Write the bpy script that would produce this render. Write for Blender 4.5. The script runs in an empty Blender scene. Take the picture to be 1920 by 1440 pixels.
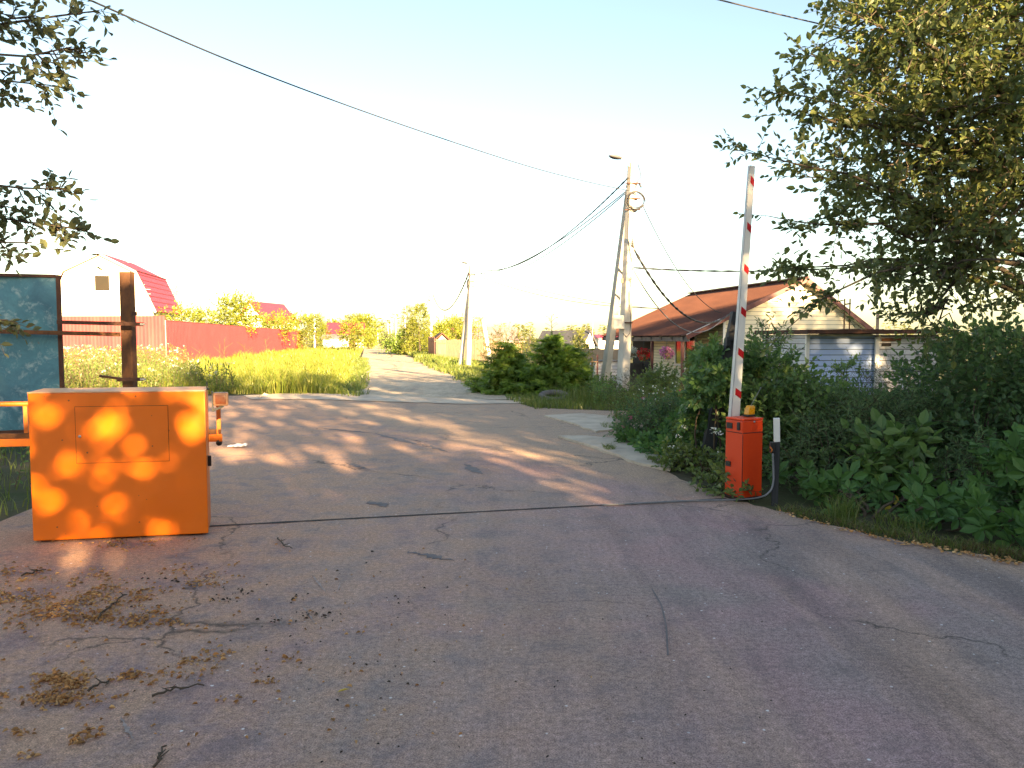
import bpy, bmesh, math, random
import numpy as np
from mathutils import Vector, Matrix

# ------------------------------------------------------------------ camera, world, sun, exposure
SC = bpy.context.scene
COL = SC.collection
F, CX, CY, HOR, EYE = 1420.0, 960.0, 720.0, 634.0, 1.7
PITCH = math.atan((CY - HOR) / F)
cam_data = bpy.data.cameras.new('camera')
cam_data.sensor_width = 36.0
cam_data.lens = 36.0 * F / 1920.0
cam_data.clip_start, cam_data.clip_end = 0.05, 3000.0
cam = bpy.data.objects.new('camera', cam_data)
COL.objects.link(cam)
cam.location = (0, 0, EYE)
cam.rotation_euler = (math.pi / 2 - PITCH, 0, 0)
SC.camera = cam

SUN_EL, SUN_AZ = math.radians(15.0), math.atan2(0.44, -0.90)     # azimuth from +Y towards +X
world = bpy.data.worlds.new('World')
SC.world = world
world.use_nodes = True
wn, wl = world.node_tree.nodes, world.node_tree.links
bg = wn['Background']
sky = wn.new('ShaderNodeTexSky')
sky.sky_type = 'NISHITA'
sky.sun_disc = False
sky.sun_elevation = SUN_EL
sky.sun_rotation = SUN_AZ
sky.air_density, sky.dust_density, sky.ozone_density = 1.0, 1.0, 2.6
wl.new(sky.outputs[0], bg.inputs[0])
bg.inputs[1].default_value = 0.058
sun_data = bpy.data.lights.new('sun', 'SUN')
sun_data.energy, sun_data.angle, sun_data.color = 5.0, math.radians(0.5), (1.0, 0.80, 0.55)
sun = bpy.data.objects.new('sun', sun_data)
COL.objects.link(sun)
SUNV = Vector((math.sin(SUN_AZ) * math.cos(SUN_EL), math.cos(SUN_AZ) * math.cos(SUN_EL), math.sin(SUN_EL)))
sun.rotation_euler = SUNV.to_track_quat('Z', 'Y').to_euler()
SC.view_settings.view_transform = 'Standard'
SC.view_settings.look = 'None'
SC.view_settings.gamma = 1.0
SC.view_settings.use_curve_mapping = False
SC.view_settings.exposure = 2.98
SC.view_settings.use_white_balance = True
SC.view_settings.white_balance_temperature = 9100
SC.view_settings.white_balance_tint = 10
SC.cycles.use_denoising = True
SC.cycles.max_bounces = 8
SC.cycles.diffuse_bounces = 4
SC.cycles.transmission_bounces = 4
SC.cycles.transparent_max_bounces = 4

rng = np.random.default_rng(7)
random.seed(7)

# ------------------------------------------------------------------ pixel helpers (photo pixels -> metres)
FWD = Vector((0, math.cos(PITCH), -math.sin(PITCH)))
UPV = Vector((0, math.sin(PITCH), math.cos(PITCH)))
def ray(px, py):
    return Vector((1, 0, 0)) * ((px - CX) / F) + FWD + UPV * (-(py - CY) / F)
def at(px, py, Y):
    d = ray(px, py)
    return Vector((0, 0, EYE)) + d * (Y / d.y)
def gnd(px, py, z=0.0):
    d = ray(px, py)
    return Vector((0, 0, EYE)) + d * ((z - EYE) / d.z)

# ------------------------------------------------------------------ mesh helpers
LOC = {}
class MB:
    """collects pieces; build() links them as ONE mesh object"""
    def __init__(self):
        self.V, self.Fs, self.n = [], [], 0
    def add(self, V, Fc, mi=0):
        V = np.asarray(V, dtype=np.float64).reshape(-1, 3)
        self.V.append(V)
        groups = {}
        if isinstance(Fc, np.ndarray):
            groups[Fc.shape[1]] = Fc
        else:
            for f in Fc:
                groups.setdefault(len(f), []).append(f)
        for k, f in groups.items():
            self.Fs.append((np.asarray(f, dtype=np.int64).reshape(-1, k) + self.n, mi))
        self.n += len(V)
        return self
    def box(self, c, s, ax=None, mi=0):
        """box centred at c with sizes s; ax = three axis vectors"""
        c = np.array(c, float)
        if ax is None: ax = np.eye(3)
        ax = np.array([list(a) for a in ax], float)
        v = []
        for dx, dy, dz in ((-1,-1,-1),(1,-1,-1),(1,1,-1),(-1,1,-1),(-1,-1,1),(1,-1,1),(1,1,1),(-1,1,1)):
            v.append(c + ax[0]*dx*s[0]/2 + ax[1]*dy*s[1]/2 + ax[2]*dz*s[2]/2)
        return self.add(v, [(0,3,2,1),(4,5,6,7),(0,1,5,4),(1,2,6,5),(2,3,7,6),(3,0,4,7)], mi)
    def bar(self, p0, p1, w, h=None, up=(0,0,1), w1=None, h1=None, mi=0):
        p0, p1 = Vector(p0), Vector(p1)
        h = h or w
        w1 = w1 or w; h1 = h1 or h
        d = (p1 - p0).normalized()
        s = d.cross(Vector(up))
        if s.length < 1e-4: s = d.cross(Vector((1,0,0)))
        s.normalize(); u = s.cross(d).normalized()
        v = []
        for p, a, b in ((p0, w, h), (p1, w1, h1)):
            for i, j in ((-1,-1),(1,-1),(1,1),(-1,1)):
                v.append(p + s*(i*a/2) + u*(j*b/2))
        return self.add([list(x) for x in v], [(0,1,2,3),(7,6,5,4),(0,4,5,1),(1,5,6,2),(2,6,7,3),(3,7,4,0)], mi)
    def tube(self, pts, r, sides=8, mi=0, cap=True):
        pts = np.array([list(p) for p in pts], float)
        n = len(pts)
        r = np.full(n, r, float) if np.isscalar(r) else np.asarray(r, float)
        t = np.gradient(pts, axis=0)
        t /= np.linalg.norm(t, axis=1)[:, None] + 1e-12
        ref = np.array([0.31, 0.17, 0.94]) if abs(t[:, 2]).mean() < .8 else np.array([0.94, 0.3, 0.1])
        s = np.cross(t, ref); s /= np.linalg.norm(s, axis=1)[:, None] + 1e-12
        u = np.cross(s, t)
        a = np.arange(sides) * 2 * math.pi / sides
        ring = (np.cos(a)[None, :, None] * s[:, None, :] + np.sin(a)[None, :, None] * u[:, None, :]) * r[:, None, None] + pts[:, None, :]
        V = ring.reshape(-1, 3)
        i = np.arange(n - 1)[:, None] * sides; j = np.arange(sides)[None, :]; k = (j + 1) % sides
        Q = np.stack([i + j, i + k, i + sides + k, i + sides + j], -1).reshape(-1, 4)
        self.add(V, Q, mi)
        if cap:
            b = self.n - len(V)
            self.Fs.append((np.array([[b + q for q in range(sides)][::-1]]), mi))
            self.Fs.append((np.array([[b + (n-1)*sides + q for q in range(sides)]]), mi))
        return self
    def ball(self, c, r, seg=10, rings=6, mi=0):
        v, f = [], []
        r = (r, r, r) if np.isscalar(r) else r
        for i in range(rings + 1):
            th = math.pi * i / rings
            for j in range(seg):
                ph = 2 * math.pi * j / seg
                v.append((c[0] + r[0]*math.sin(th)*math.cos(ph), c[1] + r[1]*math.sin(th)*math.sin(ph), c[2] + r[2]*math.cos(th)))
        for i in range(rings):
            for j in range(seg):
                f.append((i*seg+j, (i+1)*seg+j, (i+1)*seg+(j+1) % seg, i*seg+(j+1) % seg))
        return self.add(v, f, mi)
    def prism(self, poly, off, mi=0):
        """closed prism: polygon of 3-D points extruded by vector off"""
        n = len(poly)
        a = [Vector(p) for p in poly]; b = [p + Vector(off) for p in a]
        return self.add([list(p) for p in a + b], [tuple(range(n))[::-1], tuple(range(n, 2*n))] +
                        [(i, (i+1) % n, n+(i+1) % n, n+i) for i in range(n)], mi)
    def build(self, name, mats, parent=None, smooth=False, bevel=0.0, origin=None):
        V = np.concatenate(self.V)
        if parent is not None: off = LOC[parent.name]
        elif origin is not None: off = np.array(list(origin), float)
        else: off = np.zeros(3)
        me = bpy.data.meshes.new(name)
        V = V - off
        me.vertices.add(len(V)); me.vertices.foreach_set('co', V.astype(np.float32).ravel())
        tot = [np.full(len(f), f.shape[1]) for f, _ in self.Fs]
        loops = np.concatenate([f.ravel() for f, _ in self.Fs])
        tot = np.concatenate(tot)
        me.loops.add(len(loops)); me.loops.foreach_set('vertex_index', loops.astype(np.int32))
        me.polygons.add(len(tot))
        st = np.concatenate([[0], np.cumsum(tot)[:-1]])
        me.polygons.foreach_set('loop_start', st.astype(np.int32))
        me.polygons.foreach_set('loop_total', tot.astype(np.int32))
        me.polygons.foreach_set('material_index', np.concatenate([np.full(len(f), mi) for f, mi in self.Fs]).astype(np.int32))
        me.polygons.foreach_set('use_smooth', np.full(len(tot), smooth))
        me.update(calc_edges=True)
        for m in (mats if isinstance(mats, (list, tuple)) else [mats]): me.materials.append(m)
        if bevel > 0:
            bm = bmesh.new(); bm.from_mesh(me)
            bmesh.ops.remove_doubles(bm, verts=bm.verts, dist=1e-5)
            bmesh.ops.recalc_face_normals(bm, faces=bm.faces)
            ed = [e for e in bm.edges if len(e.link_faces) == 2 and e.calc_face_angle(0) > 0.5]
            bmesh.ops.bevel(bm, geom=ed, offset=bevel, segments=2, affect='EDGES', profile=.6)
            bm.to_mesh(me); bm.free()
        o = bpy.data.objects.new(name, me)
        COL.objects.link(o)
        if parent is not None: o.parent = parent
        else: o.location = off
        LOC[o.name] = off
        return o

def thing(name, label, cat, loc, group=None):
    o = bpy.data.objects.new(name, None)
    COL.objects.link(o)
    o.empty_display_size = .2
    o.location = loc
    o['label'] = label; o['category'] = cat
    if group: o['group'] = group
    LOC[o.name] = np.array(list(loc), float)
    return o
def tag(o, label, cat, group=None, kind=None):
    o['label'] = label; o['category'] = cat
    if group: o['group'] = group
    if kind: o['kind'] = kind
    return o
def structure(o):
    o['kind'] = 'structure'; return o

# ------------------------------------------------------------------ materials
def _new(name):
    m = bpy.data.materials.new(name); m.use_nodes = True
    nt = m.node_tree
    return m, nt.nodes, nt.links, nt.nodes['Principled BSDF']
def _noise(n, l, scale, detail=6, rough=.6, vec=None, dist=0.0):
    t = n.new('ShaderNodeTexNoise')
    t.inputs['Scale'].default_value = scale; t.inputs['Detail'].default_value = detail
    t.inputs['Roughness'].default_value = rough; t.inputs['Distortion'].default_value = dist
    if vec is not None: l.new(vec, t.inputs['Vector'])
    return t
def _ramp(n, l, fac, stops, interp='LINEAR'):
    r = n.new('ShaderNodeValToRGB')
    e = r.color_ramp.elements
    while len(e) < len(stops): e.new(.5)
    for el, (p, c) in zip(e, stops):
        el.position = p
        el.color = (c, c, c, 1) if np.isscalar(c) else (*c[:3], 1)
    r.color_ramp.interpolation = interp
    l.new(fac, r.inputs[0])
    return r
def _mix(n, l, fac, a, b, mode='MIX'):
    x = n.new('ShaderNodeMix'); x.data_type = 'RGBA'; x.blend_type = mode
    for s, v in ((0, fac), (6, a), (7, b)):
        if hasattr(v, 'is_linked') or hasattr(v, 'links'): l.new(v, x.inputs[s])
        elif s == 0: x.inputs[0].default_value = v
        else: x.inputs[s].default_value = (*v[:3], 1)
    return x.outputs[2]
def _obj(n, l, scale=(1,1,1), rotz=0):
    tc = n.new('ShaderNodeTexCoord'); mp = n.new('ShaderNodeMapping')
    mp.inputs['Scale'].default_value = scale; mp.inputs['Rotation'].default_value[2] = rotz
    l.new(tc.outputs['Object'], mp.inputs[0])
    return mp.outputs[0]
def mat(name, col, col2=None, rough=.6, scale=6.0, stretch=(1,1,1), bump=.15, metal=0.0, spec=.4, lo=.35, hi=.65, fine=60.0, bdist=.004):
    m, n, l, p = _new(name)
    v = _obj(n, l, stretch)
    t = _noise(n, l, scale, 8, .65, v)
    c2 = col2 if col2 else tuple(c * .72 for c in col)
    r = _ramp(n, l, t.outputs[0], [(lo, col), (hi, c2)])
    l.new(r.outputs[0], p.inputs['Base Color'])
    p.inputs['Roughness'].default_value = rough; p.inputs['Metallic'].default_value = metal
    p.inputs['Specular IOR Level'].default_value = spec
    if bump:
        b = n.new('ShaderNodeBump'); b.inputs['Strength'].default_value = bump; b.inputs['Distance'].default_value = bdist
        t2 = _noise(n, l, fine, 4, .6, v)
        l.new(t2.outputs[0], b.inputs['Height']); l.new(b.outputs[0], p.inputs['Normal'])
        rr = _ramp(n, l, t2.outputs[0], [(.3, max(0, rough-.1)), (.7, min(1, rough+.1))])
        l.new(rr.outputs[0], p.inputs['Roughness'])
    return m
def leafmat(name, cols, trans=.35, rough=.42, spec=.5):
    m, n, l, p = _new(name)
    g = n.new('ShaderNodeNewGeometry')
    k = len(cols)
    r = _ramp(n, l, g.outputs['Random Per Island'], [(i / max(1, k - 1), c) for i, c in enumerate(cols)])
    l.new(r.outputs[0], p.inputs['Base Color'])
    p.inputs['Roughness'].default_value = rough; p.inputs['Specular IOR Level'].default_value = spec
    tr = n.new('ShaderNodeBsdfTranslucent')
    hs = n.new('ShaderNodeHueSaturation'); hs.inputs['Saturation'].default_value = 1.1; hs.inputs['Value'].default_value = 1.3
    hs.inputs['Hue'].default_value = .485
    l.new(r.outputs[0], hs.inputs['Color']); l.new(hs.outputs[0], tr.inputs[0])
    mx = n.new('ShaderNodeMixShader'); mx.inputs[0].default_value = trans
    out = n['Material Output']
    l.new(p.outputs[0], mx.inputs[1]); l.new(tr.outputs[0], mx.inputs[2]); l.new(mx.outputs[0], out.inputs[0])
    return m

def asphalt_mat(name, lane=False):
    m, n, l, p = _new(name)
    v = _obj(n, l)
    vs = _obj(n, l, (.9, .16, 1), math.radians(-24))          # worn bands along the way the cars drive
    big = _noise(n, l, .35, 5, .6, v, .6)
    band = _noise(n, l, 1.5, 6, .6, vs, .3)
    med = _noise(n, l, 3.0, 8, .7, v, .2)
    fine = _noise(n, l, 90, 3, .7, v)
    if lane: a, b, d = (.36, .29, .215), (.48, .385, .285), (.52, .42, .31)
    else: a, b, d = (.36, .222, .215), (.295, .222, .205), (.45, .285, .22)
    c = _mix(n, l, _ramp(n, l, _noise(n, l, .55, 4, .55, v, .8).outputs[0], [(.40, 0), (.60, 1)]).outputs[0], a, b)
    c = _mix(n, l, _ramp(n, l, band.outputs[0], [(.50, 0), (.68, .9)]).outputs[0], c, d)
    c = _mix(n, l, _ramp(n, l, big.outputs[0], [(.50, 0), (.64, .7)]).outputs[0], c, d)
    mul = _ramp(n, l, _noise(n, l, 2.4, 9, .72, vs, .2).outputs[0], [(.3, .72), (.5, 1.0), (.7, 1.2)])
    c = _mix(n, l, 1.0, c, mul.outputs[0], 'MULTIPLY')
    # dry brown dust gathers on the near left of the yard
    sep = n.new('ShaderNodeSeparateXYZ'); l.new(v, sep.inputs[0])
    mx = n.new('ShaderNodeMath'); mx.operation = 'MULTIPLY_ADD'; mx.inputs[1].default_value = -.33; mx.inputs[2].default_value = .50
    l.new(sep.outputs[0], mx.inputs[0])
    mn = n.new('ShaderNodeMath'); mn.operation = 'MULTIPLY'; mn.use_clamp = True
    mr = _ramp(n, l, med.outputs[0], [(.36, .1), (.62, 1)])
    l.new(mx.outputs[0], mn.inputs[0]); l.new(mr.outputs[0], mn.inputs[1])
    if not lane: c = _mix(n, l, mn.outputs[0], c, (.46, .27, .185))
    if not lane:
        # dirt blown against the right edge of the yard
        e1_ = n.new('ShaderNodeVectorMath'); e1_.operation = 'DOT_PRODUCT'; e1_.inputs[1].default_value = (.83, .555, 0); l.new(v, e1_.inputs[0])
        e2_ = n.new('ShaderNodeMath'); e2_.operation = 'MULTIPLY_ADD'; e2_.inputs[1].default_value = .9; l.new(med.outputs[0], e2_.inputs[0]); l.new(e1_.outputs['Value'], e2_.inputs[2])
        e3_ = _ramp(n, l, e2_.outputs[0], [(0, 0), (1, 1)])
        mr_ = n.new('ShaderNodeMapRange'); mr_.inputs[1].default_value = 6.25; mr_.inputs[2].default_value = 6.9; l.new(e2_.outputs[0], mr_.inputs[0])
        c = _mix(n, l, mr_.outputs[0], c, (.42, .28, .20))
    # dark oily stains
    st = _noise(n, l, .8, 5, .6, vs, 1.2)
    c = _mix(n, l, _ramp(n, l, st.outputs[0], [(.60, 0), (.72, .4)]).outputs[0], c, (.13, .095, .10))
    grit = _ramp(n, l, _noise(n, l, 130, 2, .8, v).outputs[0], [(.34, .45), (.5, 1.0), (.66, 1.6)])
    c = _mix(n, l, .85, c, grit.outputs[0], 'MULTIPLY')
    grit2 = _ramp(n, l, _noise(n, l, 32, 6, .75, v).outputs[0], [(.36, .66), (.5, 1.0), (.64, 1.34)])
    c = _mix(n, l, .9, c, grit2.outputs[0], 'MULTIPLY')
    c = _mix(n, l, _ramp(n, l, med.outputs[0], [(.33, .4), (.5, 0)]).outputs[0], c, (.13, .10, .10))
    # pale chips of stone
    vo = n.new('ShaderNodeTexVoronoi'); vo.inputs['Scale'].default_value = 10; vo.inputs['Randomness'].default_value = 1
    l.new(v, vo.inputs['Vector'])
    chip = _ramp(n, l, vo.outputs['Distance'], [(.055, 1), (.09, 0)])
    gate = _ramp(n, l, _noise(n, l, 1.1, 3, .5, v).outputs[0], [(.36, 0), (.54, 1)])
    sepc = n.new('ShaderNodeSeparateColor'); l.new(vo.outputs['Color'], sepc.inputs[0])
    gsel = _ramp(n, l, sepc.outputs[0], [(.22, 0), (.26, 1)])
    g1 = n.new('ShaderNodeMath'); g1.operation = 'MULTIPLY'; l.new(chip.outputs[0], g1.inputs[0]); l.new(gate.outputs[0], g1.inputs[1])
    g2 = n.new('ShaderNodeMath'); g2.operation = 'MULTIPLY'; l.new(g1.outputs[0], g2.inputs[0]); l.new(gsel.outputs[0], g2.inputs[1])
    c = _mix(n, l, g2.outputs[0], c, (.74, .68, .66))
    # cracks
    wob = _noise(n, l, 1.6, 5, .6, v)
    av = n.new('ShaderNodeVectorMath'); av.operation = 'MULTIPLY_ADD'
    l.new(wob.outputs['Color'], av.inputs[0]); av.inputs[1].default_value = (.9, .9, 0); l.new(v, av.inputs[2])
    vc = n.new('ShaderNodeTexVoronoi'); vc.feature = 'DISTANCE_TO_EDGE'; vc.inputs['Scale'].default_value = .33
    l.new(av.outputs[0], vc.inputs['Vector'])
    crack = _ramp(n, l, vc.outputs['Distance'], [(.0015, 1), (.005, 0)])
    cm = _ramp(n, l, _noise(n, l, .55, 3, .5, v).outputs[0], [(.48, 0), (.58, .8)])
    g3 = n.new('ShaderNodeMath'); g3.operation = 'MULTIPLY'; l.new(crack.outputs[0], g3.inputs[0]); l.new(cm.outputs[0], g3.inputs[1])
    c = _mix(n, l, g3.outputs[0], c, (.035, .03, .028))
    l.new(c, p.inputs['Base Color'])
    p.inputs['Specular IOR Level'].default_value = .3
    rr = _ramp(n, l, med.outputs[0], [(.3, .72), (.7, .95)]); l.new(rr.outputs[0], p.inputs['Roughness'])
    b = n.new('ShaderNodeBump'); b.inputs['Strength'].default_value = .55; b.inputs['Distance'].default_value = .012
    hgt = _mix(n, l, .35, fine.outputs[0], med.outputs[0])
    l.new(hgt, b.inputs['Height']); l.new(b.outputs[0], p.inputs['Normal'])
    return m

M = {}
M['asphalt'] = asphalt_mat('asphalt')
M['lane'] = asphalt_mat('dusty_lane', True)
M['soil'] = mat('soil', (.10, .085, .055), (.055, .075, .03), .95, .8, bump=.6, fine=14, bdist=.05, spec=.1)
M['concrete'] = mat('concrete', (.62, .51, .40), (.44, .35, .28), .9, 2.2, bump=.5, fine=40, bdist=.01, spec=.2)
M['pole'] = mat('pole_concrete', (.58, .54, .49), (.43, .40, .36), .85, 3, (1, 1, .4), .4, spec=.2)
M['rubber'] = mat('rubber', (.03, .03, .032), (.05, .048, .046), .8, 5, bump=.4)
M['cable'] = mat('cable_black', (.03, .03, .032), (.045, .045, .05), .6, 20, bump=.1)
M['cable_grey'] = mat('cable_grey', (.20, .205, .22), (.15, .155, .17), .6, 20, bump=.1)
M['orange'] = mat('orange_paint', (.84, .165, .014), (.80, .15, .012), .42, 1.6, bump=.05, fine=9, spec=.35)
def speckled(m):
    # chips and rusty specks in the paint
    nt = m.node_tree; n, l = nt.nodes, nt.links; p = n['Principled BSDF']
    src = p.inputs['Base Color'].links[0].from_socket
    v = _obj(n, l)
    vo = n.new('ShaderNodeTexVoronoi'); vo.inputs['Scale'].default_value = 16; l.new(v, vo.inputs['Vector'])
    sc = n.new('ShaderNodeSeparateColor'); l.new(vo.outputs['Color'], sc.inputs[0])
    g = n.new('ShaderNodeMath'); g.operation = 'MULTIPLY'
    l.new(_ramp(n, l, vo.outputs['Distance'], [(.08, 1), (.13, 0)]).outputs[0], g.inputs[0]); l.new(_ramp(n, l, sc.outputs[0], [(.84, 0), (.86, 1)]).outputs[0], g.inputs[1])
    c = _mix(n, l, g.outputs[0], src, (.16, .055, .02))
    sv = _obj(n, l, (2, 2, 26), 0)
    c = _mix(n, l, _ramp(n, l, _noise(n, l, 2.2, 5, .7, sv).outputs[0], [(.66, 0), (.74, .35)]).outputs[0], c, (.62, .30, .13))
    l.new(c, p.inputs['Base Color'])
    b = n.new('ShaderNodeBump'); b.inputs['Strength'].default_value = .35; b.inputs['Distance'].default_value = .03
    l.new(_noise(n, l, 2.0, 3, .5, v).outputs[0], b.inputs['Height']); l.new(p.inputs['Normal'].links[0].from_socket, b.inputs['Normal']); l.new(b.outputs[0], p.inputs['Normal'])
speckled(M['orange'])
M['orange_top'] = mat('faded_orange', (.80, .36, .16), (.72, .42, .27), .7, 5, bump=.2)
M['orange_rail'] = mat('orange_rail', (.80, .19, .02), (.55, .14, .03), .5, 6, bump=.2)
M['seam'] = mat('dark_seam', (.16, .035, .006), (.10, .022, .005), .8, 30, bump=.1)
M['red'] = mat('barrier_red', (.88, .065, .014), (.82, .055, .014), .42, 3, bump=.08, spec=.45)
M['black'] = mat('black_plastic', (.02, .02, .022), (.03, .03, .03), .45, 12, bump=.1)
M['white'] = mat('white_paint', (.80, .79, .76), (.68, .66, .62), .45, 4, (1, 1, .3), .08)
M['alu'] = mat('alu_edge', (.55, .56, .58), (.42, .43, .45), .45, 8, (1, 1, .3), .1, .3)
M['marking'] = mat('red_marking', (.62, .012, .02), (.50, .012, .018), .4, 14, bump=.05)
M['amber'] = mat('amber_lens', (.85, .36, .015), (.78, .30, .015), .3, 12, bump=.04, spec=.6)
M['amber_back'] = mat('amber_shade', (.55, .33, .12), (.48, .27, .09), .5, 12, bump=.05)
M['groove_shade'] = mat('board_gap_shade', (.10, .085, .07), (.07, .06, .05), .9, 8, bump=.1)  # board gaps: lap shadow and dirt put into one dark colour
M['rust'] = mat('rusty_steel', (.095, .045, .03), (.17, .075, .035), .85, 7, (1, 1, .6), .5, .2, .3)
M['rust_dark'] = mat('dark_rust', (.07, .035, .028), (.12, .05, .03), .85, 9, bump=.5, metal=.2)
M['bare'] = mat('cut_metal', (.6, .58, .52), (.4, .36, .3), .6, 20, bump=.1, metal=.3)
M['lamp_body'] = mat('lamp_body', (.15, .04, .016), (.11, .03, .013), .35, 9, bump=.05, spec=.5)
M['lamp_rim'] = mat('lamp_rim', (.26, .14, .09), (.20, .10, .06), .5, 9, bump=.08)
M['maroon'] = mat('maroon_sheet', (.40, .036, .048), (.33, .03, .04), .5, .9, bump=.05, spec=.4)
M['maroon_old'] = mat('old_maroon_sheet', (.30, .065, .065), (.22, .035, .045), .6, 1.4, (1, 1, .25), .08)
M['roof_red'] = mat('red_roof', (.46, .035, .06), (.40, .03, .05), .45, 1.2, bump=.05, spec=.5)
M['roof_brown'] = mat('brown_roof', (.108, .043, .029), (.082, .033, .023), .72, 1.3, (1, .3, 1), .25, spec=.3)
M['fascia'] = mat('brown_fascia', (.15, .045, .045), (.11, .035, .035), .5, 4, bump=.1)
M['beam'] = mat('grey_beam', (.20, .16, .14), (.13, .10, .09), .85, 5, bump=.4)
M['cream'] = mat('cream_siding', (.80, .73, .54), (.72, .64, .46), .55, 1.1, (1, 1, 2), .05)
M['cream_shade'] = M['cream']
M['whitewall'] = mat('white_wall', (.83, .80, .72), (.76, .72, .64), .7, 1.5, bump=.1)
M['blue'] = mat('blue_boards', (.36, .50, .80), (.46, .58, .80), .7, 2.0, (1, 1, 3), .2)
M['whiteboard'] = mat('worn_white_boards', (.62, .63, .66), (.46, .45, .44), .75, 2.2, (1, 1, 3), .3)
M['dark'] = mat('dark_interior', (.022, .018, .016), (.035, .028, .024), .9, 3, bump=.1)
M['frame'] = mat('window_frame', (.80, .80, .80), (.70, .70, .70), .4, 6, bump=.03)
M['wood'] = mat('old_wood', (.33, .22, .14), (.24, .16, .10), .85, 3, (8, 8, .6), .4)
M['woodgrey'] = mat('weathered_boards', (.42, .31, .22), (.30, .21, .15), .85, 2.5, (8, 8, .6), .3)
M['darkpost'] = mat('tarred_timber', (.022, .024, .028), (.04, .042, .048), .8, 5, (4, 4, .5), .4)
M['greyroof'] = mat('grey_roof', (.24, .19, .19), (.20, .16, .16), .6, 1.5, bump=.1)
M['slate'] = mat('dark_roof', (.07, .07, .08), (.10, .10, .11), .6, 1.5, bump=.1)
M['bark'] = mat('bark', (.13, .105, .08), (.07, .055, .045), .9, 9, (1, 1, .3), .7, spec=.15, bdist=.02)
M['twig'] = mat('twig_bark', (.12, .085, .06), (.08, .06, .045), .85, 20, bump=.2, spec=.15)
M['paper'] = mat('paper', (.85, .85, .86), (.75, .75, .76), .8, 9, bump=.2)
M['boxgrey'] = mat('grey_cabinet', (.52, .52, .50), (.44, .44, .42), .5, 4, bump=.05)
M['steel'] = mat('galvanised', (.42, .42, .43), (.33, .33, .34), .5, 9, bump=.1, metal=.5)
def glass_mat():
    m, n, l, p = _new('dark_glass')
    v = _obj(n, l); t = _noise(n, l, 1.5, 3, .5, v)
    r = _ramp(n, l, t.outputs[0], [(.3, (.012, .013, .015)), (.7, (.03, .03, .032))])
    l.new(r.outputs[0], p.inputs['Base Color']); p.inputs['Roughness'].default_value = .06
    p.inputs['Specular IOR Level'].default_value = .5
    return m
M['glass'] = glass_mat()
def teal_mat():
    m, n, l, p = _new('worn_teal_sheet')
    v = _obj(n, l)
    t = _noise(n, l, 2.6, 7, .7, v, .6); t2 = _noise(n, l, 7, 8, .7, v, .3)
    c = _mix(n, l, _ramp(n, l, t.outputs[0], [(.35, 0), (.65, 1)]).outputs[0], (.022, .12, .18), (.05, .22, .29))
    c = _mix(n, l, _ramp(n, l, t2.outputs[0], [(.52, 0), (.66, .7)]).outputs[0], c, (.30, .42, .44))
    t3 = _noise(n, l, 5, 8, .75, v, .2)
    c = _mix(n, l, _ramp(n, l, t3.outputs[0], [(.64, 0), (.69, 1)]).outputs[0], c, (.14, .075, .045))
    l.new(c, p.inputs['Base Color']); p.inputs['Roughness'].default_value = .6
    b = n.new('ShaderNodeBump'); b.inputs['Strength'].default_value = .3; b.inputs['Distance'].default_value = .01
    l.new(t2.outputs[0], b.inputs['Height']); l.new(b.outputs[0], p.inputs['Normal'])
    return m
M['teal'] = teal_mat()
# foliage
G = {}
G['tree'] = leafmat('tree_leaf', [(.075, .115, .05), (.12, .16, .062), (.18, .205, .065)], .45)
G['tree2'] = leafmat('pale_leaf', [(.085, .105, .05), (.115, .13, .06), (.13, .145, .065)], .38)
G['vine'] = leafmat('creeper_leaf', [(.055, .13, .04), (.09, .19, .055), (.13, .23, .066)], .35, .42)
G['ground_vine'] = leafmat('dark_creeper_leaf', [(.050, .125, .036), (.075, .175, .05), (.10, .21, .06)], .3, .5, .3)
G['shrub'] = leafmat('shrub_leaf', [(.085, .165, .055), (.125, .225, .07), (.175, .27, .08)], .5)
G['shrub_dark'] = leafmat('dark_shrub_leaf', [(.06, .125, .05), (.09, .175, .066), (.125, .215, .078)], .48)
G['willow'] = leafmat('narrow_leaf', [(.075, .145, .066), (.115, .195, .085), (.16, .24, .10)], .45)
G['yellowgreen'] = leafmat('yellow_green_leaf', [(.14, .18, .025), (.18, .22, .03), (.22, .25, .04)], .42)
G['spruce'] = leafmat('spruce_needles', [(.11, .20, .04), (.16, .27, .05), (.21, .32, .065)], .5)
G['sprucefar'] = leafmat('far_spruce_needles', [(.09, .11, .04), (.12, .14, .045), (.15, .16, .05)], .25)
G['grass'] = leafmat('meadow_blades', [(.14, .20, .035), (.20, .25, .045), (.30, .29, .075), (.16, .22, .045)], .45)
G['verge'] = leafmat('verge_blades', [(.09, .14, .03), (.13, .19, .042), (.19, .19, .06)], .35)
G['dry'] = leafmat('dry_blades', [(.22, .15, .06), (.15, .10, .045), (.10, .10, .03)], .2)
G['weed'] = leafmat('weed_leaf', [(.08, .13, .035), (.12, .17, .045), (.15, .20, .05)], .35)
G['white_fl'] = leafmat('white_petals', [(.72, .72, .66), (.80, .80, .74)], .3)
G['pink_fl'] = leafmat('pink_petals', [(.62, .16, .42), (.72, .32, .58), (.55, .10, .34)], .3)
G['red_fl'] = leafmat('red_petals', [(.55, .02, .02), (.65, .05, .04)], .25)
G['rose_fl'] = leafmat('rose_petals', [(.55, .05, .16), (.62, .08, .22)], .25)
G['litter'] = leafmat('dead_leaf', [(.62, .31, .13), (.36, .17, .07), (.70, .42, .20), (.20, .10, .05)], .05, .8, .1)
G['crumb'] = leafmat('dark_crumb', [(.05, .035, .025), (.08, .055, .04), (.035, .028, .024)], .0, .9, .1)
G['yellow_leaf'] = leafmat('yellowed_leaf', [(.55, .36, .04), (.62, .42, .05)], .3)

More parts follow.
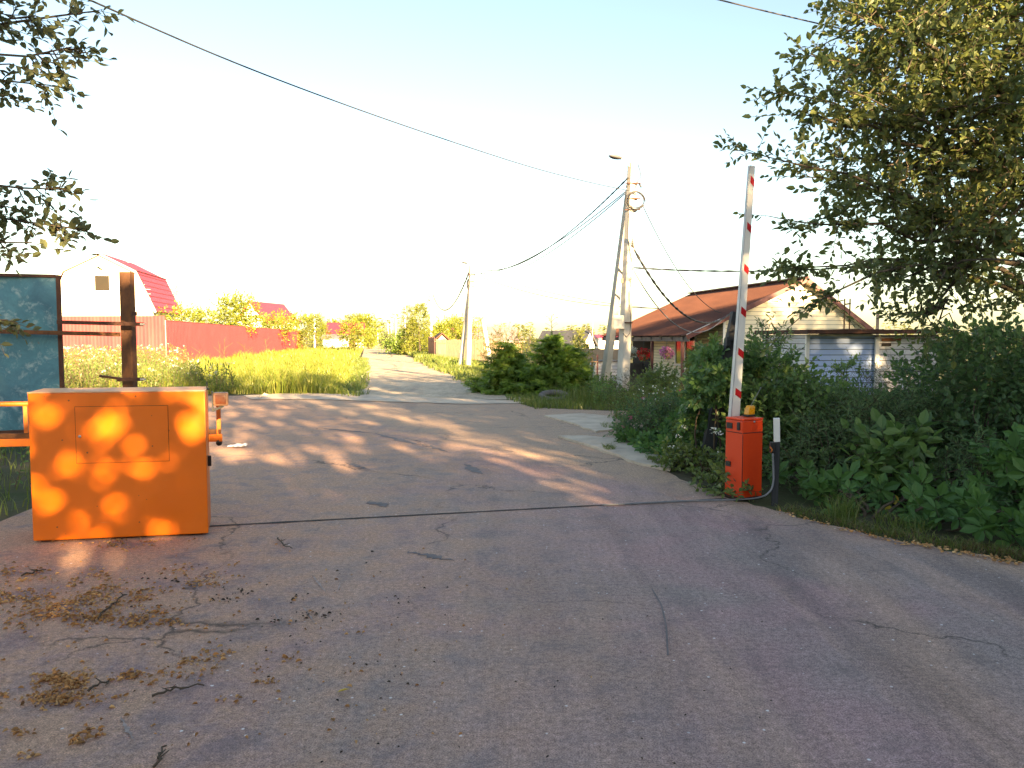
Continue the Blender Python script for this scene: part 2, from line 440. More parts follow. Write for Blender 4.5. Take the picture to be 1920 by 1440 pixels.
# ------------------------------------------------------------------ foliage arrays
def _t(w1, w2, fold=.07, tip=-.10):
    V = np.array([(0,0,0), (.30,w1,fold), (.66,w2,fold*.6), (1,0,tip), (.66,-w2,fold*.6), (.30,-w1,fold)], float)
    return V, np.array([(0,1,2,3), (0,3,4,5)])
OVATE = _t(.29, .24)
LANCE = _t(.13, .11, .04, -.16)
ROUND = _t(.36, .36, .06, -.05)
def _palm():
    Vs, Fs, k = [], [], 0
    for a, s in ((-104, .62), (-54, .88), (0, 1.0), (54, .88), (104, .62)):
        V, f = _t(.20, .27, .05, -.12)
        V = V * s; V[:, 0] += .12
        c, q = math.cos(math.radians(a)), math.sin(math.radians(a))
        R = np.array([[c, -q, 0], [q, c, 0], [0, 0, 1]])
        V = V @ R.T; V[:, 2] -= .10 * (V[:, 0]**2 + V[:, 1]**2)
        Vs.append(V); Fs.append(f + k); k += 6
    return np.concatenate(Vs), np.concatenate(Fs)
PALM = _palm()
def _frond():
    V, Fq = [], []
    def strip(p, q, w):
        p, q = np.array(p, float), np.array(q, float)
        d = q - p; s = np.array([-d[1], d[0], 0]); s /= np.linalg.norm(s)
        b = len(V)
        V.extend([p - s*w, p + s*w, q + s*w*.35, q - s*w*.35]); Fq.append((b, b+1, b+2, b+3))
    strip((0,0,0), (1,0,-.05), .045)
    for x, ln in ((.18,.34), (.36,.36), (.54,.32), (.72,.24), (.86,.15)):
        for sg in (-1, 1):
            strip((x,0,0), (x+ln*.8, sg*ln*.75, -.05), .045)
    return np.array(V), np.array(Fq)
FROND = _frond()
def unit(a):
    return a / (np.linalg.norm(a, axis=-1, keepdims=True) + 1e-9)
def leaves(mb, pos, dirs, size, tmpl, mi=0, flat=.9, nrm=None):
    """one templated leaf at each position; flat = how much leaf faces turn upward"""
    T, Fc = tmpl
    N = len(pos)
    if N == 0: return
    d = unit(dirs)
    nn = rng.normal(size=(N, 3)) * .55
    if nrm is None: nn[:, 2] += flat
    else: nn += nrm
    nn = nn - d * (nn * d).sum(1, keepdims=True); nn = unit(nn)
    s = np.cross(nn, d)
    size = np.broadcast_to(size, (N,))
    P = pos[:, None, :] + size[:, None, None] * (T[None, :, 0, None]*d[:, None, :] + T[None, :, 1, None]*s[:, None, :] + T[None, :, 2, None]*nn[:, None, :])
    Fa = (Fc[None, :, :] + (np.arange(N) * len(T))[:, None, None]).reshape(-1, Fc.shape[1])
    mb.add(P.reshape(-1, 3), Fa, mi)
def stems(mb, p0, p1, r, mi=0):
    """thin three-sided stems p0 -> p1"""
    N = len(p0)
    d = unit(p1 - p0); ref = np.tile(np.array([.3, .2, .9]), (N, 1))
    s = unit(np.cross(d, ref)); u = np.cross(s, d)
    V = []
    r = np.broadcast_to(r, (N,))[:, None]
    for p, k in ((p0, 1.0), (p1, .45)):
        for a in (0, 2.09, 4.19):
            V.append(p + (s*math.cos(a) + u*math.sin(a)) * r * k)
    V = np.stack(V, 1)
    q = np.array([(0,1,4,3), (1,2,5,4), (2,0,3,5)])
    mb.add(V.reshape(-1, 3), (q[None] + (np.arange(N)*6)[:, None, None]).reshape(-1, 4), mi)
def twigs(mb, org, dirs, length, nl, size, tmpl, mleaf=0, mstem=1, spread=.9, droop=.15, stem_r=.0025, flat=.8, jitter=.45, nrm=None):
    """twigs with nl leaves set alternately along each"""
    N = len(org)
    if N == 0: return
    d = unit(dirs); length = np.broadcast_to(length, (N,))
    end = org + d * length[:, None]; end[:, 2] -= droop * length
    if mstem is not None: stems(mb, org, end, stem_r, mstem)
    ref = unit(rng.normal(size=(N, 3)) + np.array([0, 0, .8]))
    s = unit(np.cross(d, ref))
    t = (np.arange(nl) + .6) / nl
    for i, tt in enumerate(t):
        sg = 1 if i % 2 else -1
        p = org + (end - org) * tt
        ld = d * .7 + s * (sg * spread) + rng.normal(size=(N, 3)) * jitter
        ld[:, 2] -= droop
        if i == nl - 1: ld = d + rng.normal(size=(N, 3)) * .3
        leaves(mb, p, ld, size * rng.uniform(.6, 1.25, N), tmpl, mleaf, flat, None if nrm is None else np.tile(np.array(nrm, float), (N, 1)))
def in_blob(n, c, r, shell=.45):
    d = unit(rng.normal(size=(n, 3)))
    k = rng.uniform(0, 1, n) ** shell
    return np.array(c, float) + d * np.array(r, float) * k[:, None], d
def curve_pts(p0, p1, n=8, bow=(0,0,0), jit=.0):
    p0, p1, bow = np.array(list(p0)), np.array(list(p1)), np.array(list(bow))
    t = np.linspace(0, 1, n)[:, None]
    P = p0 + (p1 - p0) * t + bow * (4 * t * (1 - t))
    if jit: P[1:-1] += rng.normal(size=(n-2, 3)) * jit
    return P
def shrub(name, label, cat, base, blobs, n_tw, nl, size, tmpl, g, tw_len=.32, stem_n=9, group=None, flat=.8, zmin=.03, extra=None, droop=.15, spread=.9, shell=.32, mats_extra=(), nrm=(-.35, -.55, .9)):
    """bush: stems from the ground and leafy twigs through its volume"""
    base = Vector(base)
    root = thing(name, label, cat, base, group)
    mb = MB()
    tot = sum(b[1][0]*b[1][1]*b[1][2] for b in blobs)
    for c, r in blobs:
        n = max(4, int(n_tw * r[0]*r[1]*r[2] / tot))
        p, d = in_blob(n, c, r, shell)
        k = p[:, 2] > base.z + zmin
        p, d = p[k], d[k]
        dd = d * .8 + rng.normal(size=d.shape) * .5; dd[:, 2] += .35
        twigs(mb, p, dd, tw_len * rng.uniform(.6, 1.3, len(p)), nl, size, tmpl, 0, 1, spread, droop, .0022 + size*.012, flat, nrm=nrm)
    if extra: extra(mb)
    mb.build('foliage', [g, M['twig'], *mats_extra], root)
    sb = MB()
    for i in range(stem_n):
        c, r = blobs[i % len(blobs)]
        e = np.array(c) + rng.uniform(-.5, .5, 3) * np.array(r); e[2] = max(e[2], base.z + .2)
        b0 = np.array([base.x + (e[0]-base.x)*.35 + rng.normal()*.06, base.y + (e[1]-base.y)*.35 + rng.normal()*.06, base.z - .03])
        sb.tube(curve_pts(b0, e, 6, (rng.normal()*.05, rng.normal()*.05, .05), .02), np.linspace(.016, .005, 6)*(.6+size*5), 5)
    sb.build('stems', M['twig'], root, True)
    return root
def blades(mb, pts, h, w, lean=.35, mi=0, segs=2):
    """grass blades: tapering bent strips"""
    N = len(pts)
    h = np.broadcast_to(h, (N,)).astype(float); w = np.broadcast_to(w, (N,))
    a = rng.uniform(0, 2*math.pi, N); b = rng.uniform(0, 2*math.pi, N)
    s = np.stack([np.cos(a), np.sin(a), np.zeros(N)], 1) * w[:, None] / 2
    ln = np.stack([np.cos(b), np.sin(b), np.zeros(N)], 1) * (h * lean * rng.uniform(.3, 1.5, N))[:, None]
    up = np.zeros((N, 3)); up[:, 2] = h
    p1 = pts + up*.55 + ln*.3
    p2 = pts + up*(1 - lean*.25) + ln
    V = np.stack([pts - s, pts + s, p1 + s*.8, p1 - s*.8, p2], 1)
    i = np.arange(N)[:, None] * 5
    b0 = mb.n
    mb.add(V.reshape(-1, 3), np.concatenate([i+0, i+1, i+2, i+3], 1), mi)
    mb.Fs.append((np.concatenate([i+3, i+2, i+4], 1) + b0, mi))
def in_poly(poly, n):
    P = np.array(poly, float); lo, hi = P.min(0), P.max(0)
    out = []
    while sum(map(len, out)) < n:
        q = rng.uniform(lo, hi, (n*2, 2))
        ins = np.zeros(len(q), bool); j = len(P) - 1
        for i in range(len(P)):
            a, b = P[i], P[j]
            c = ((a[1] > q[:, 1]) != (b[1] > q[:, 1])) & (q[:, 0] < (b[0]-a[0])*(q[:, 1]-a[1])/(b[1]-a[1]+1e-12) + a[0])
            ins ^= c; j = i
        out.append(q[ins])
    return np.concatenate(out)[:n]
def xyz(p2, z=0.0):
    return np.concatenate([p2, np.full((len(p2), 1), z) if np.isscalar(z) else z[:, None]], 1)
def smooth(a, b, x):
    t = np.clip((x - a) / (b - a), 0, 1); return t*t*(3 - 2*t)
def ground_z(x, y):
    """the plot with the cottage lies lower than the road"""
    return -.012 - .72 * smooth(5.0, 8.5, np.asarray(x, float) + .19*(np.asarray(y, float) - 20)) * smooth(11, 19, np.asarray(y, float)) * (1 - smooth(60, 90, np.asarray(y, float)))

# ================================================================== SETTING
AX = Vector((-.19, .982, 0)).normalized()          # the lane's direction, shared by fences and houses
UX = Vector((AX.y, -AX.x, 0))                      # to the right of it
LANE0 = gnd(672, 735)                              # left edge of the lane at its mouth

# one ground sheet out to the horizon
xs = np.unique(np.concatenate([np.linspace(-1500, -60, 12), np.linspace(-60, 40, 60), np.linspace(40, 1500, 12)]))
ys = np.unique(np.concatenate([np.linspace(-400, -20, 6), np.linspace(-20, 100, 70), np.linspace(100, 2200, 14)]))
gx, gy = np.meshgrid(xs, ys)
gv = np.stack([gx, gy, ground_z(gx, gy)], -1).reshape(-1, 3)
nx, ny = len(xs), len(ys)
ii, jj = np.meshgrid(np.arange(nx-1), np.arange(ny-1))
b0 = (jj*nx + ii).ravel()
structure(MB().add(gv, np.stack([b0, b0+1, b0+1+nx, b0+nx], 1)).build('ground', M['soil'], None, True))

def sheet(name, pts, m, z, sub=True):
    me = MB().add([(p[0], p[1], z) for p in pts], [tuple(range(len(pts)))])
    return structure(me.build(name, m))
def wob(pts, n=5, j=.06):
    out = []
    for a, b in zip(pts, pts[1:]):
        for k in range(n):
            t = k / n
            out.append((a[0] + (b[0]-a[0])*t + (rng.normal()*j if k else 0), a[1] + (b[1]-a[1])*t + (rng.normal()*j if k else 0)))
    out.append(pts[-1]); return out
g2 = lambda px, py: tuple(gnd(px, py))[:2]
left_edge = wob([(-9, -9), (-7.5, 4.0), (-4.75, 6.9), (-5.2, 12), (-8.6, 20.5), (-15, 22.2)], 8)
far_edge = wob([(-15, 22.6), g2(440, 742), g2(550, 738), g2(680, 741), g2(960, 752), g2(1000, 764), g2(1090, 768), g2(1165, 770), (5.4, 17.4)], 5, .04)
right_edge = wob([(5.4, 16.6), (2.9, 15.6), g2(1150, 832), g2(1250, 884), g2(1370, 936), g2(1440, 953), g2(1540, 982), g2(1700, 1018), g2(1925, 1054), (5.6, 3.8), (9, 0), (9, -9)], 6, .035)
yard_poly = left_edge + far_edge + right_edge
road = sheet('road', yard_poly, M['asphalt'], .0)
# lane to the far trees, with a dusty surface
lp, rp = [], []
for d in (0, 4, 8, 14, 22, 34, 50, 75, 110, 160, 240):
    a = LANE0 + AX*(d - (1.9 if d == 0 else .6)) - UX*(.5 if d == 0 else 0); wig = (rng.normal()*.08 if d else 0)
    lp.append((a.x + wig, a.y))
    w = 4.3 + (1.9 if d == 0 else .6 if d == 4 else 0)
    b = a + UX*w
    rp.append((b.x + rng.normal()*.07, b.y + (-2.5 if d == 0 else -.3 if d == 4 else 0)))
sheet('lane', lp + rp[::-1], M['lane'], .004)
# pale broken concrete lip where the lane meets the yard
lip = wob([g2(455, 742), g2(560, 737), g2(680, 741), g2(800, 746), g2(972, 752)], 6, .03) + wob([g2(985, 757), g2(880, 758), g2(760, 755), g2(620, 750), g2(470, 749)], 6, .04)
sheet('concrete_strip', lip, M['concrete'], .014)
# concrete slabs at the right edge by the flower bed
s1 = MB(); s1.prism([(*p, .0) for p in wob([g2(1020, 781), g2(1090, 777), g2(1150, 783), g2(1155, 805), g2(1118, 812), g2(1080, 797)], 4, .03)], (0, 0, .03))
s1.prism([(*p, .0) for p in wob([g2(1046, 820), g2(1100, 820), g2(1178, 828), g2(1254, 852), g2(1256, 884), g2(1205, 874), g2(1120, 843)], 4, .03)], (0, 0, .035))
structure(s1.build('pavement', M['concrete']))
# joint cut across the road
j0, j1 = gnd(393, 987), gnd(1362, 935)
jm = MB()
pts = [j0.lerp(j1, t) for t in np.linspace(0, 1, 40)]
pa = []; pb = []
for i, p in enumerate(pts):
    w = .014 + abs(rng.normal())*.008
    pa.append((p.x, p.y - w, .004)); pb.append((p.x, p.y + w, .004))
v = pa + pb; n_ = len(pts)
jm.add(v, [(i, i+1, n_+i+1, n_+i) for i in range(n_-1)])
jm.build('joint', M['dark'], road)
# scuffs and chalky drag marks, worn patches
def streak(px0, px1, w, m, name):
    a, b = gnd(*px0), gnd(*px1)
    d = (b - a); s = Vector((-d.y, d.x, 0)).normalized()
    k = 18; A, B = [], []
    for i in range(k):
        t = i/(k-1); ww = w * math.sin(math.pi*min(max(t, .06), .94)) * rng.uniform(.25, 1.25)
        p = a + d*t + s*rng.normal()*w*.25
        A.append(tuple(p + s*ww)[:2] + (.004,)); B.append(tuple(p - s*ww)[:2] + (.004,))
    mb = MB().add(A + B, [(i, i+1, k+i+1, k+i) for i in range(k-1)])
    return mb.build(name, m, road)
M['chalk'] = mat('chalk_scuff', (.40, .31, .28), (.28, .21, .19), .9, 14, bump=.3, lo=.42, hi=.55)
M['patch'] = mat('tar_patch', (.14, .115, .115), (.21, .17, .165), .85, 5, bump=.6)
for a, b, w in (((585, 1078), (612, 1112), .018), ((640, 1090), (632, 1112), .010), ((512, 1143), (535, 1182), .014), ((566, 1135), (592, 1172), .012), ((226, 1345), (252, 1392), .018)):
    streak(a, b, w*.55, M['chalk'], 'scuff')
for a, b, w in (((600, 803), (700, 812), .09), ((700, 812), (800, 838), .09), ((648, 868), (690, 880), .07), ((795, 832), (838, 848), .06), ((870, 870), (905, 890), .07), ((690, 940), (728, 950), .09), ((765, 1035), (850, 1052), .06)):
    streak(a, b, w, M['patch'], 'tar_patch')
sk = [gnd(1222, 1105), gnd(1240, 1135), gnd(1249, 1175), gnd(1252, 1230)]
for a, b in zip(sk, sk[1:]):
    pass
mb = MB(); A = [(p.x-.004, p.y, .004) for p in sk]; B = [(p.x+.006, p.y, .004) for p in sk]
mb.add(A+B, [(i, i+1, 4+i+1, 4+i) for i in range(3)]); mb.build('skid_mark', M['patch'], road)

# ================================================================== GATE GROUP, LEFT
O = gnd(62, 1019); R_ = gnd(391, 1004)
e1 = (R_ - O).normalized(); e2 = Vector((-.335, .942, 0)).normalized(); W = (R_ - O).length; ez = Vector((0, 0, 1))
fr = (e1, e2, ez); TOP = at(62, 735, O.y).z; DEP = .56
Q = lambda a, b, z: O + e1*a + e2*b + ez*z
box = thing('gate_housing', 'orange steel box housing with a flush access door standing on the road', 'gate housing', O)
b = MB().box(Q(W/2, DEP/2, .018 + (TOP-.03)/2), (W, DEP, TOP-.03), fr)
b.build('body', M['orange'], box, False, .012)
MB().box(Q(W/2, DEP/2, TOP-.008), (W+.004, DEP+.004, .008), fr).build('top_plate', M['orange_top'], box, False, .002)
dx0, dx1 = .355, 1.075; dz0, dz1 = .66, 1.13
MB().box(Q((dx0+dx1)/2, -.0005, (dz0+dz1)/2), (dx1-dx0+.007, .003, dz1-dz0+.007), fr).build('door_gap', M['seam'], box)
dr = MB().box(Q((dx0+dx1)/2, -.0025, (dz0+dz1)/2), (dx1-dx0, .005, dz1-dz0), fr).build('door', M['orange'], box, False, .001)
LOC[dr.name] = LOC[box.name]
MB().tube([Q(dx0+.03, -.004, .885), Q(dx0+.03, -.012, .885)], .012, 12).build('lock', M['steel'], dr, True)
MB().box(Q(W+.015, .20, .62), (.03, .05, .09), fr).build('sensor', M['black'], box, False, .004)
cl = MB(); cl.box(Q(W/2, DEP/2, .009), (W-.1, DEP-.1, .018), fr); cl.build('foot', M['rust_dark'], box)
# warning lamp on its bracket at the box's right shoulder
lampb = thing('warning_lamp', 'brown rounded warning lamp on a bracket at the right shoulder of the orange box', 'lamp', Q(W, .05, TOP-.2))
lc = at(414, 748, Q(W, .06, 0).y)
MB().box(lc, (.125, .10, .115), fr).build('rim', M['lamp_rim'], lampb, True, .018)
MB().box(lc - e2*.052, (.088, .012, .082), fr).build('lens', M['lamp_body'], lampb, True, .004)
br = MB().box(lc - e1*.068 + ez*(-.02), (.012, .06, .17), fr)
br.bar(lc - e1*.068 - ez*.10, lc + e1*.02 - ez*.062, .03, .02); br.build('bracket', M['black'], lampb)
# sliding gate frame passing behind the box
gt = thing('sliding_gate', 'orange tubular gate frame running behind the orange box', 'gate', Q(-1, .75, 0))
gb = .66
gz1 = at(30, 757, Q(-.2, gb, 0).y).z; gz0 = at(30, 828, Q(-.2, gb, 0).y).z; gz2 = at(30, 818, Q(-.2, gb, 0).y).z
xr = W + .115
top = MB(); top.tube([Q(-3.2, gb, gz1), Q(xr-.6, gb, gz1)], .022, 10); top.build('top_rail', M['orange_rail'], gt, True)
lo = MB().box(Q((-3.2+xr)/2, gb, gz0-.005), (xr+3.2, .06, .07), fr); lo.build('bottom_rail', M['orange_rail'], gt, False, .006)
MB().box(Q((-3.2+xr)/2, gb-.005, gz0+.055), (xr+3.2-.02, .03, .045), fr).build('track', M['rust'], gt, False, .004)
for a in (-2.4, -1.3, -.18):
    MB().bar(Q(a, gb, gz0+.08), Q(a, gb, gz1-.02), .032, .032, up=e2).build('upright', M['orange_rail'], gt)
ep = MB(); ep.bar(Q(xr-.03, gb, gz0+.02), Q(xr-.03, gb, gz1+.02), .038, .038, up=e2)
ep.build('end_post', M['orange_rail'], gt, False, .004)
MB().tube([Q(xr-.03, gb-.03, gz0-.05), Q(xr-.03, gb+.03, gz0-.05)], .028, 12).build('roller', M['rubber'], gt, True)
# thin antenna rod on the box
an = MB(); ab = at(388, 731, Q(W-.02, .3, 0).y); an.tube([ab, ab + Vector((0, 0, .07))], .004, 6); an.tube([ab, ab+Vector((0,0,.015))], .02, 10)
an.build('stub_antenna', M['black'], box, True)

# teal sheet leaf with rusty frame
Yp = 10.2
pl = thing('sheet_gate_leaf', 'worn teal sheet metal gate leaf in a rusty frame', 'gate leaf', at(50, 800, Yp))
A_, B_ = at(-170, 517, Yp-.5), at(113, 517, Yp)
zt = at(113, 516, Yp).z; zb = at(60, 806, Yp).z
pd = Vector((B_.x-A_.x, B_.y-A_.y, 0)).normalized(); pn = Vector((-pd.y, pd.x, 0))
Lp = (Vector((B_.x, B_.y, 0)) - Vector((A_.x, A_.y, 0))).length
a0 = Vector((A_.x, A_.y, 0))
PQ = lambda a, z, o=0: a0 + pd*a + ez*z + pn*o
sv, sf = [], []
for i in range(31):
    for j in range(21):
        u, w = i/30, j/20
        dent = .018*math.sin(u*9+w*3)+.012*math.sin(w*11-u*5)
        sv.append(tuple(PQ(u*(Lp-.05), zb + (zt-zb-.03)*w, dent)))
for i in range(30):
    for j in range(20):
        sf.append((i*21+j, (i+1)*21+j, (i+1)*21+j+1, i*21+j+1))
sh = MB().add(sv, sf).add([(q[0]+pn.x*.004, q[1]+pn.y*.004, q[2]) for q in sv], sf)
sh.build('sheet', M['teal'], pl, True)
fm = MB(); fm.bar(PQ(Lp-.025, zb-.02), PQ(Lp-.025, zt), .05, .06, up=pn); fm.bar(PQ(0, zt-.015, -.02), PQ(Lp-.052, zt-.015, -.02), .04, .04)
fm.bar(PQ(0, zb, -.02), PQ(Lp-.052, zb, -.02), .04, .04)
fm.build('frame', M['rust_dark'], pl, False, .004)
zm = at(60, 621, Yp).z
post_px = at(241, 640, Yp+.1)
rail = MB(); rail.bar(PQ(0, zm+.02, -.055), Vector((post_px.x-.07, post_px.y-.08, at(225, 627, Yp).z)), .04, .055)
rail.build('middle_rail', M['rust'], pl, False, .004)
# rusty gate post with hinge bars
rp_ = thing('rusty_post', 'rusty square steel gate post with welded hinge bars behind the orange box', 'post', Vector((post_px.x, post_px.y, 0)))
pw = .148; ztop = at(241, 509, Yp).z
MB().bar(Vector((post_px.x, post_px.y, 0)), Vector((post_px.x+.005, post_px.y, ztop)), pw, pw*.9, up=(0,1,0)).build('shaft', M['rust'], rp_, False, .008)
def hb(p0, p1, h, nm='hinge_bar', tip=True):
    m_ = MB().bar(p0, p1, .05, h); m_.build(nm, M['rust_dark'], rp_, False, .004)
    if tip:
        d = (Vector(p1)-Vector(p0)).normalized()
        MB().box(Vector(p1)+d*.004 - Vector((0, .012, 0)), (.05, .05, h*.55), None).build('cut_end', M['bare'], rp_)
hb(at(108, 604, Yp-.14), at(268, 608, Yp-.14), .05)
hb(at(220, 712, Yp-.14), at(268, 711, Yp-.14), .045)
MB().bar(at(187, 705, Yp-.1), at(232, 711, Yp-.1), .05, .03).build('bent_strap', M['rust'], rp_, False, .004)
MB().box(at(252, 588, Yp-.06), (.05, .05, .055)).build('weld_tab', M['rust_dark'], rp_)

# ================================================================== BARRIER, RIGHT
Cb = gnd(1390, 938)
a_ = math.radians(27); c1 = Vector((math.cos(a_), math.sin(a_), 0)); c2 = Vector((-c1.y, c1.x, 0)); cf = (c1, c2, ez)
cw, cd, ch = .285, .25, at(1390, 785, Cb.y).z
K = lambda a, b, z: Cb + c1*a + c2*b + ez*z
ba = thing('boom_barrier', 'orange-red barrier cabinet with its striped white boom raised', 'barrier', Cb)
cb = MB().box(K(cw/2, cd/2, .02+(ch-.05)/2), (cw, cd, ch-.05), cf).build('cabinet', M['red'], ba, False, .008)
MB().box(K(cw/2, cd/2, ch-.014), (cw+.003, cd+.003, .022), cf).build('lid', M['red'], ba, False, .006)
MB().box(K(cw/2, cd/2, .012), (cw+.03, cd+.03, .022), cf).build('base_plate', M['rust_dark'], ba)
zs = ch - .155
sm = MB(); sm.box(K(cw/2, -.0006, zs), (cw-.01, .004, .007), cf); sm.box(K(-.0006, cd/2, zs), (.004, cd-.01, .007), cf); sm.box(K(.004, -.0006, (zs+.1)/2), (.006, .004, zs-.12), cf)
sm.build('seam', M['dark'], ba)
for zv in (ch-.075, .15):
    lv = MB()
    for k in range(4): lv.box(K(cw*.55, -.001, zv-.014*k), (.07, .008, .006), cf)
    lv.box(K(cw*.55, 0, zv-.021), (.08, .004, .06), cf)
    lv.build('vent', M['red'], ba)
MB().tube([K(cw*.55, -.012, ch-.04), K(cw*.55, .002, ch-.04)], .010, 12).build('lock', M['steel'], ba, True)
MB().box(K(-.006, .055, ch-.085), (.016, .038, .085), cf).build('photocell', M['black'], ba, False, .007)
MB().box(K(-.004, .19, ch-.09), (.010, .085, .062), cf).build('plate', M['black'], ba, False, .002)
MB().box(K(-.004, .20, .36), (.010, .07, .055), cf).build('lower_plate', M['black'], ba, False, .002)
# boom
Yb = K(.17, .30, 0).y
q0 = at(1376, 800, Yb); q1 = at(1410, 311, Yb)
q0 = q0 + (q0-q1).normalized()*.25
bd = (q1-q0).normalized()
fx = Vector((math.cos(math.radians(20)), math.sin(math.radians(20)), 0))
fx = (fx - bd*fx.dot(bd)).normalized(); fy = fx.cross(bd)
def boomsec(t0, t1, off0, off1, w, th, name, m, parent):
    # section between lengths t0..t1 with taper
    Lb = (q1-q0).length; mb = MB()
    def ring(t):
        k = 1 - .42*t/Lb
        c = q0 + bd*t
        return [c + fx*(off0*w*k) + fy*(-th*k), c + fx*(off1*w*k) + fy*(-th*k), c + fx*(off1*w*k) + fy*(th*k), c + fx*(off0*w*k) + fy*(th*k)]
    v = [list(p) for p in ring(t0) + ring(t1)]
    mb.add(v, [(3,2,1,0),(4,5,6,7),(0,1,5,4),(1,2,6,5),(2,3,7,6),(3,0,4,7)])
    return mb.build(name, m, parent, False, .003)
Lb = (q1-q0).length
boom = boomsec(0, Lb, -.5, .5, .108, .022, 'boom', M['white'], ba)
LOC[boom.name] = LOC[ba.name]
# aluminium edge profile along the left of the boom
boomsec(0.05, Lb-.004, -.66, -.52, .108, .026, 'edge_profile', M['alu'], boom)
for py in (340, 427, 505, 585, 662, 737):
    p = at(1400, py, Yb); t = (p.z - q0.z) / bd.z
    k = 1 - .42*t/Lb; hh = .072
    w = .108*k
    def pt(o, dt): return q0 + bd*(t+dt) + fx*(o*w) + fy*(-.0225*k - .003 if True else 0)
    def ptb(o, dt): return q0 + bd*(t+dt) + fx*(o*w) + fy*(.0225*k + .003)
    for fn in (pt, ptb):
        mb = MB().add([list(fn(-.30, hh*.5+.024)), list(fn(.49, hh*.5-.02)), list(fn(.49, -hh*.5-.024)), list(fn(-.30, -hh*.5+.02))], [(0,1,2,3)])
        mb.build('stripe', M['marking'], boom)
# front normal check is handled by double-sided faces
hub = MB(); hub.tube([K(.15, .245, ch-.12), K(.17, .33, ch-.12)], .05, 16); hub.build('hub', M['black'], ba, True)
# amber beacon on the lid
bk = K(cw*.78, cd*.55, ch)
be = thing('beacon', 'small amber warning beacon on top of the barrier cabinet', 'beacon', bk)
mb = MB(); mb.box(bk + ez*.012, (.10, .08, .022), cf); mb.build('socket', M['black'], be, False, .004)
pv = []
for z_, s_, sh_ in ((.022, 1.0, 0), (.09, .92, .012), (.118, .72, .016)):
    for i, j in ((-1,-1),(1,-1),(1,1),(-1,1)):
        pv.append(list(bk + c1*(i*.046*s_+sh_) + c2*(j*.036*s_) + ez*z_))
mb = MB().add(pv, [(3,2,1,0),(8,9,10,11)] + [(r*4+i, r*4+(i+1) % 4, (r+1)*4+(i+1) % 4, (r+1)*4+i) for r in (0,1) for i in range(4)])
mb.build('lens', M['amber'], be, False, .008)
mb = MB(); mb.tube(curve_pts(bk + c1*.02 + ez*.115, bk + c1*.16 + ez*.30, 6), .0035, 6); mb.ball(list(bk + c1*.16 + ez*.302), .008)
mb.build('whip', M['cable_grey'], be, True)
# white-topped marker post with its conduit
mp = gnd(1452, 946); mpt = at(1456, 784, mp.y)
mk = thing('marker_post', 'short timber post with white painted top beside the barrier cabinet', 'post', mp)
zsplit = at(1456, 828, mp.y).z
MB().bar(mp - ez*.05, Vector((mp.x+.012, mp.y, zsplit)), .062, .062, up=(.3,1,0)).build('lower_shaft', M['darkpost'], mk, False, .004)
MB().bar(Vector((mp.x+.012, mp.y, zsplit)), Vector((mpt.x, mp.y, mpt.z)), .0615, .0615, up=(.3,1,0)).build('painted_top', M['white'], mk, False, .004)
MB().box(Vector((mp.x-.045, mp.y-.03, at(1450, 838, mp.y).z)), (.05, .04, .11)).build('junction_box', M['black'], mk, False, .005)
mb = MB(); mb.tube([at(1444, 838, mp.y-.06), at(1448, 843, mp.y-.06), at(1446, 848, mp.y-.06)], .007, 6); mb.build('wire_end', M['orange_rail'], mk, True)
cdp = [at(1449, 850, mp.y-.05), at(1450, 875, mp.y-.05), at(1451, 900, mp.y-.06), at(1447, 918, mp.y-.08), at(1435, 930, mp.y-.12)]
cdp = [Vector(p) for p in cdp] + [gnd(1415, 935, .02), gnd(1380, 937, .02), gnd(1340, 938, .018), gnd(1290, 939, .016), gnd(1230, 942, .014), gnd(1175, 945, .012), gnd(1130, 947, .010)]
cp = np.array([list(p) for p in cdp])
tt = np.linspace(0, len(cp)-1, 60)
cps = np.stack([np.interp(tt, np.arange(len(cp)), cp[:, k]) for k in range(3)], 1)
for _ in range(3): cps[1:-1] = (cps[:-2] + 2*cps[1:-1] + cps[2:]) / 4
tag(MB().tube(cps, .010, 8).build('conduit', M['cable_grey'], None, True, 0, gnd(1380, 937)), 'grey plastic conduit curving from the marker post onto the road joint', 'conduit')
# tarred leaning timber
t0, t1 = gnd(1319, 872) - Vector((0, 0, .1)), at(1384, 586, 10.0)
lt = thing('leaning_timber', 'black tarred square timber leaning to the right under creeper', 'timber post', Vector((t0.x, t0.y, 0)))
MB().bar(t0, t1, .165, .14, up=(0,-1,.2)).build('shaft', M['darkpost'], lt, False, .008)
mb = MB().box(at(1372, 628, 9.9), (.10, .08, .16)); mb.box(at(1366, 640, 9.9), (.06, .06, .12)); mb.build('cleat', M['darkpost'], lt, False, .008)

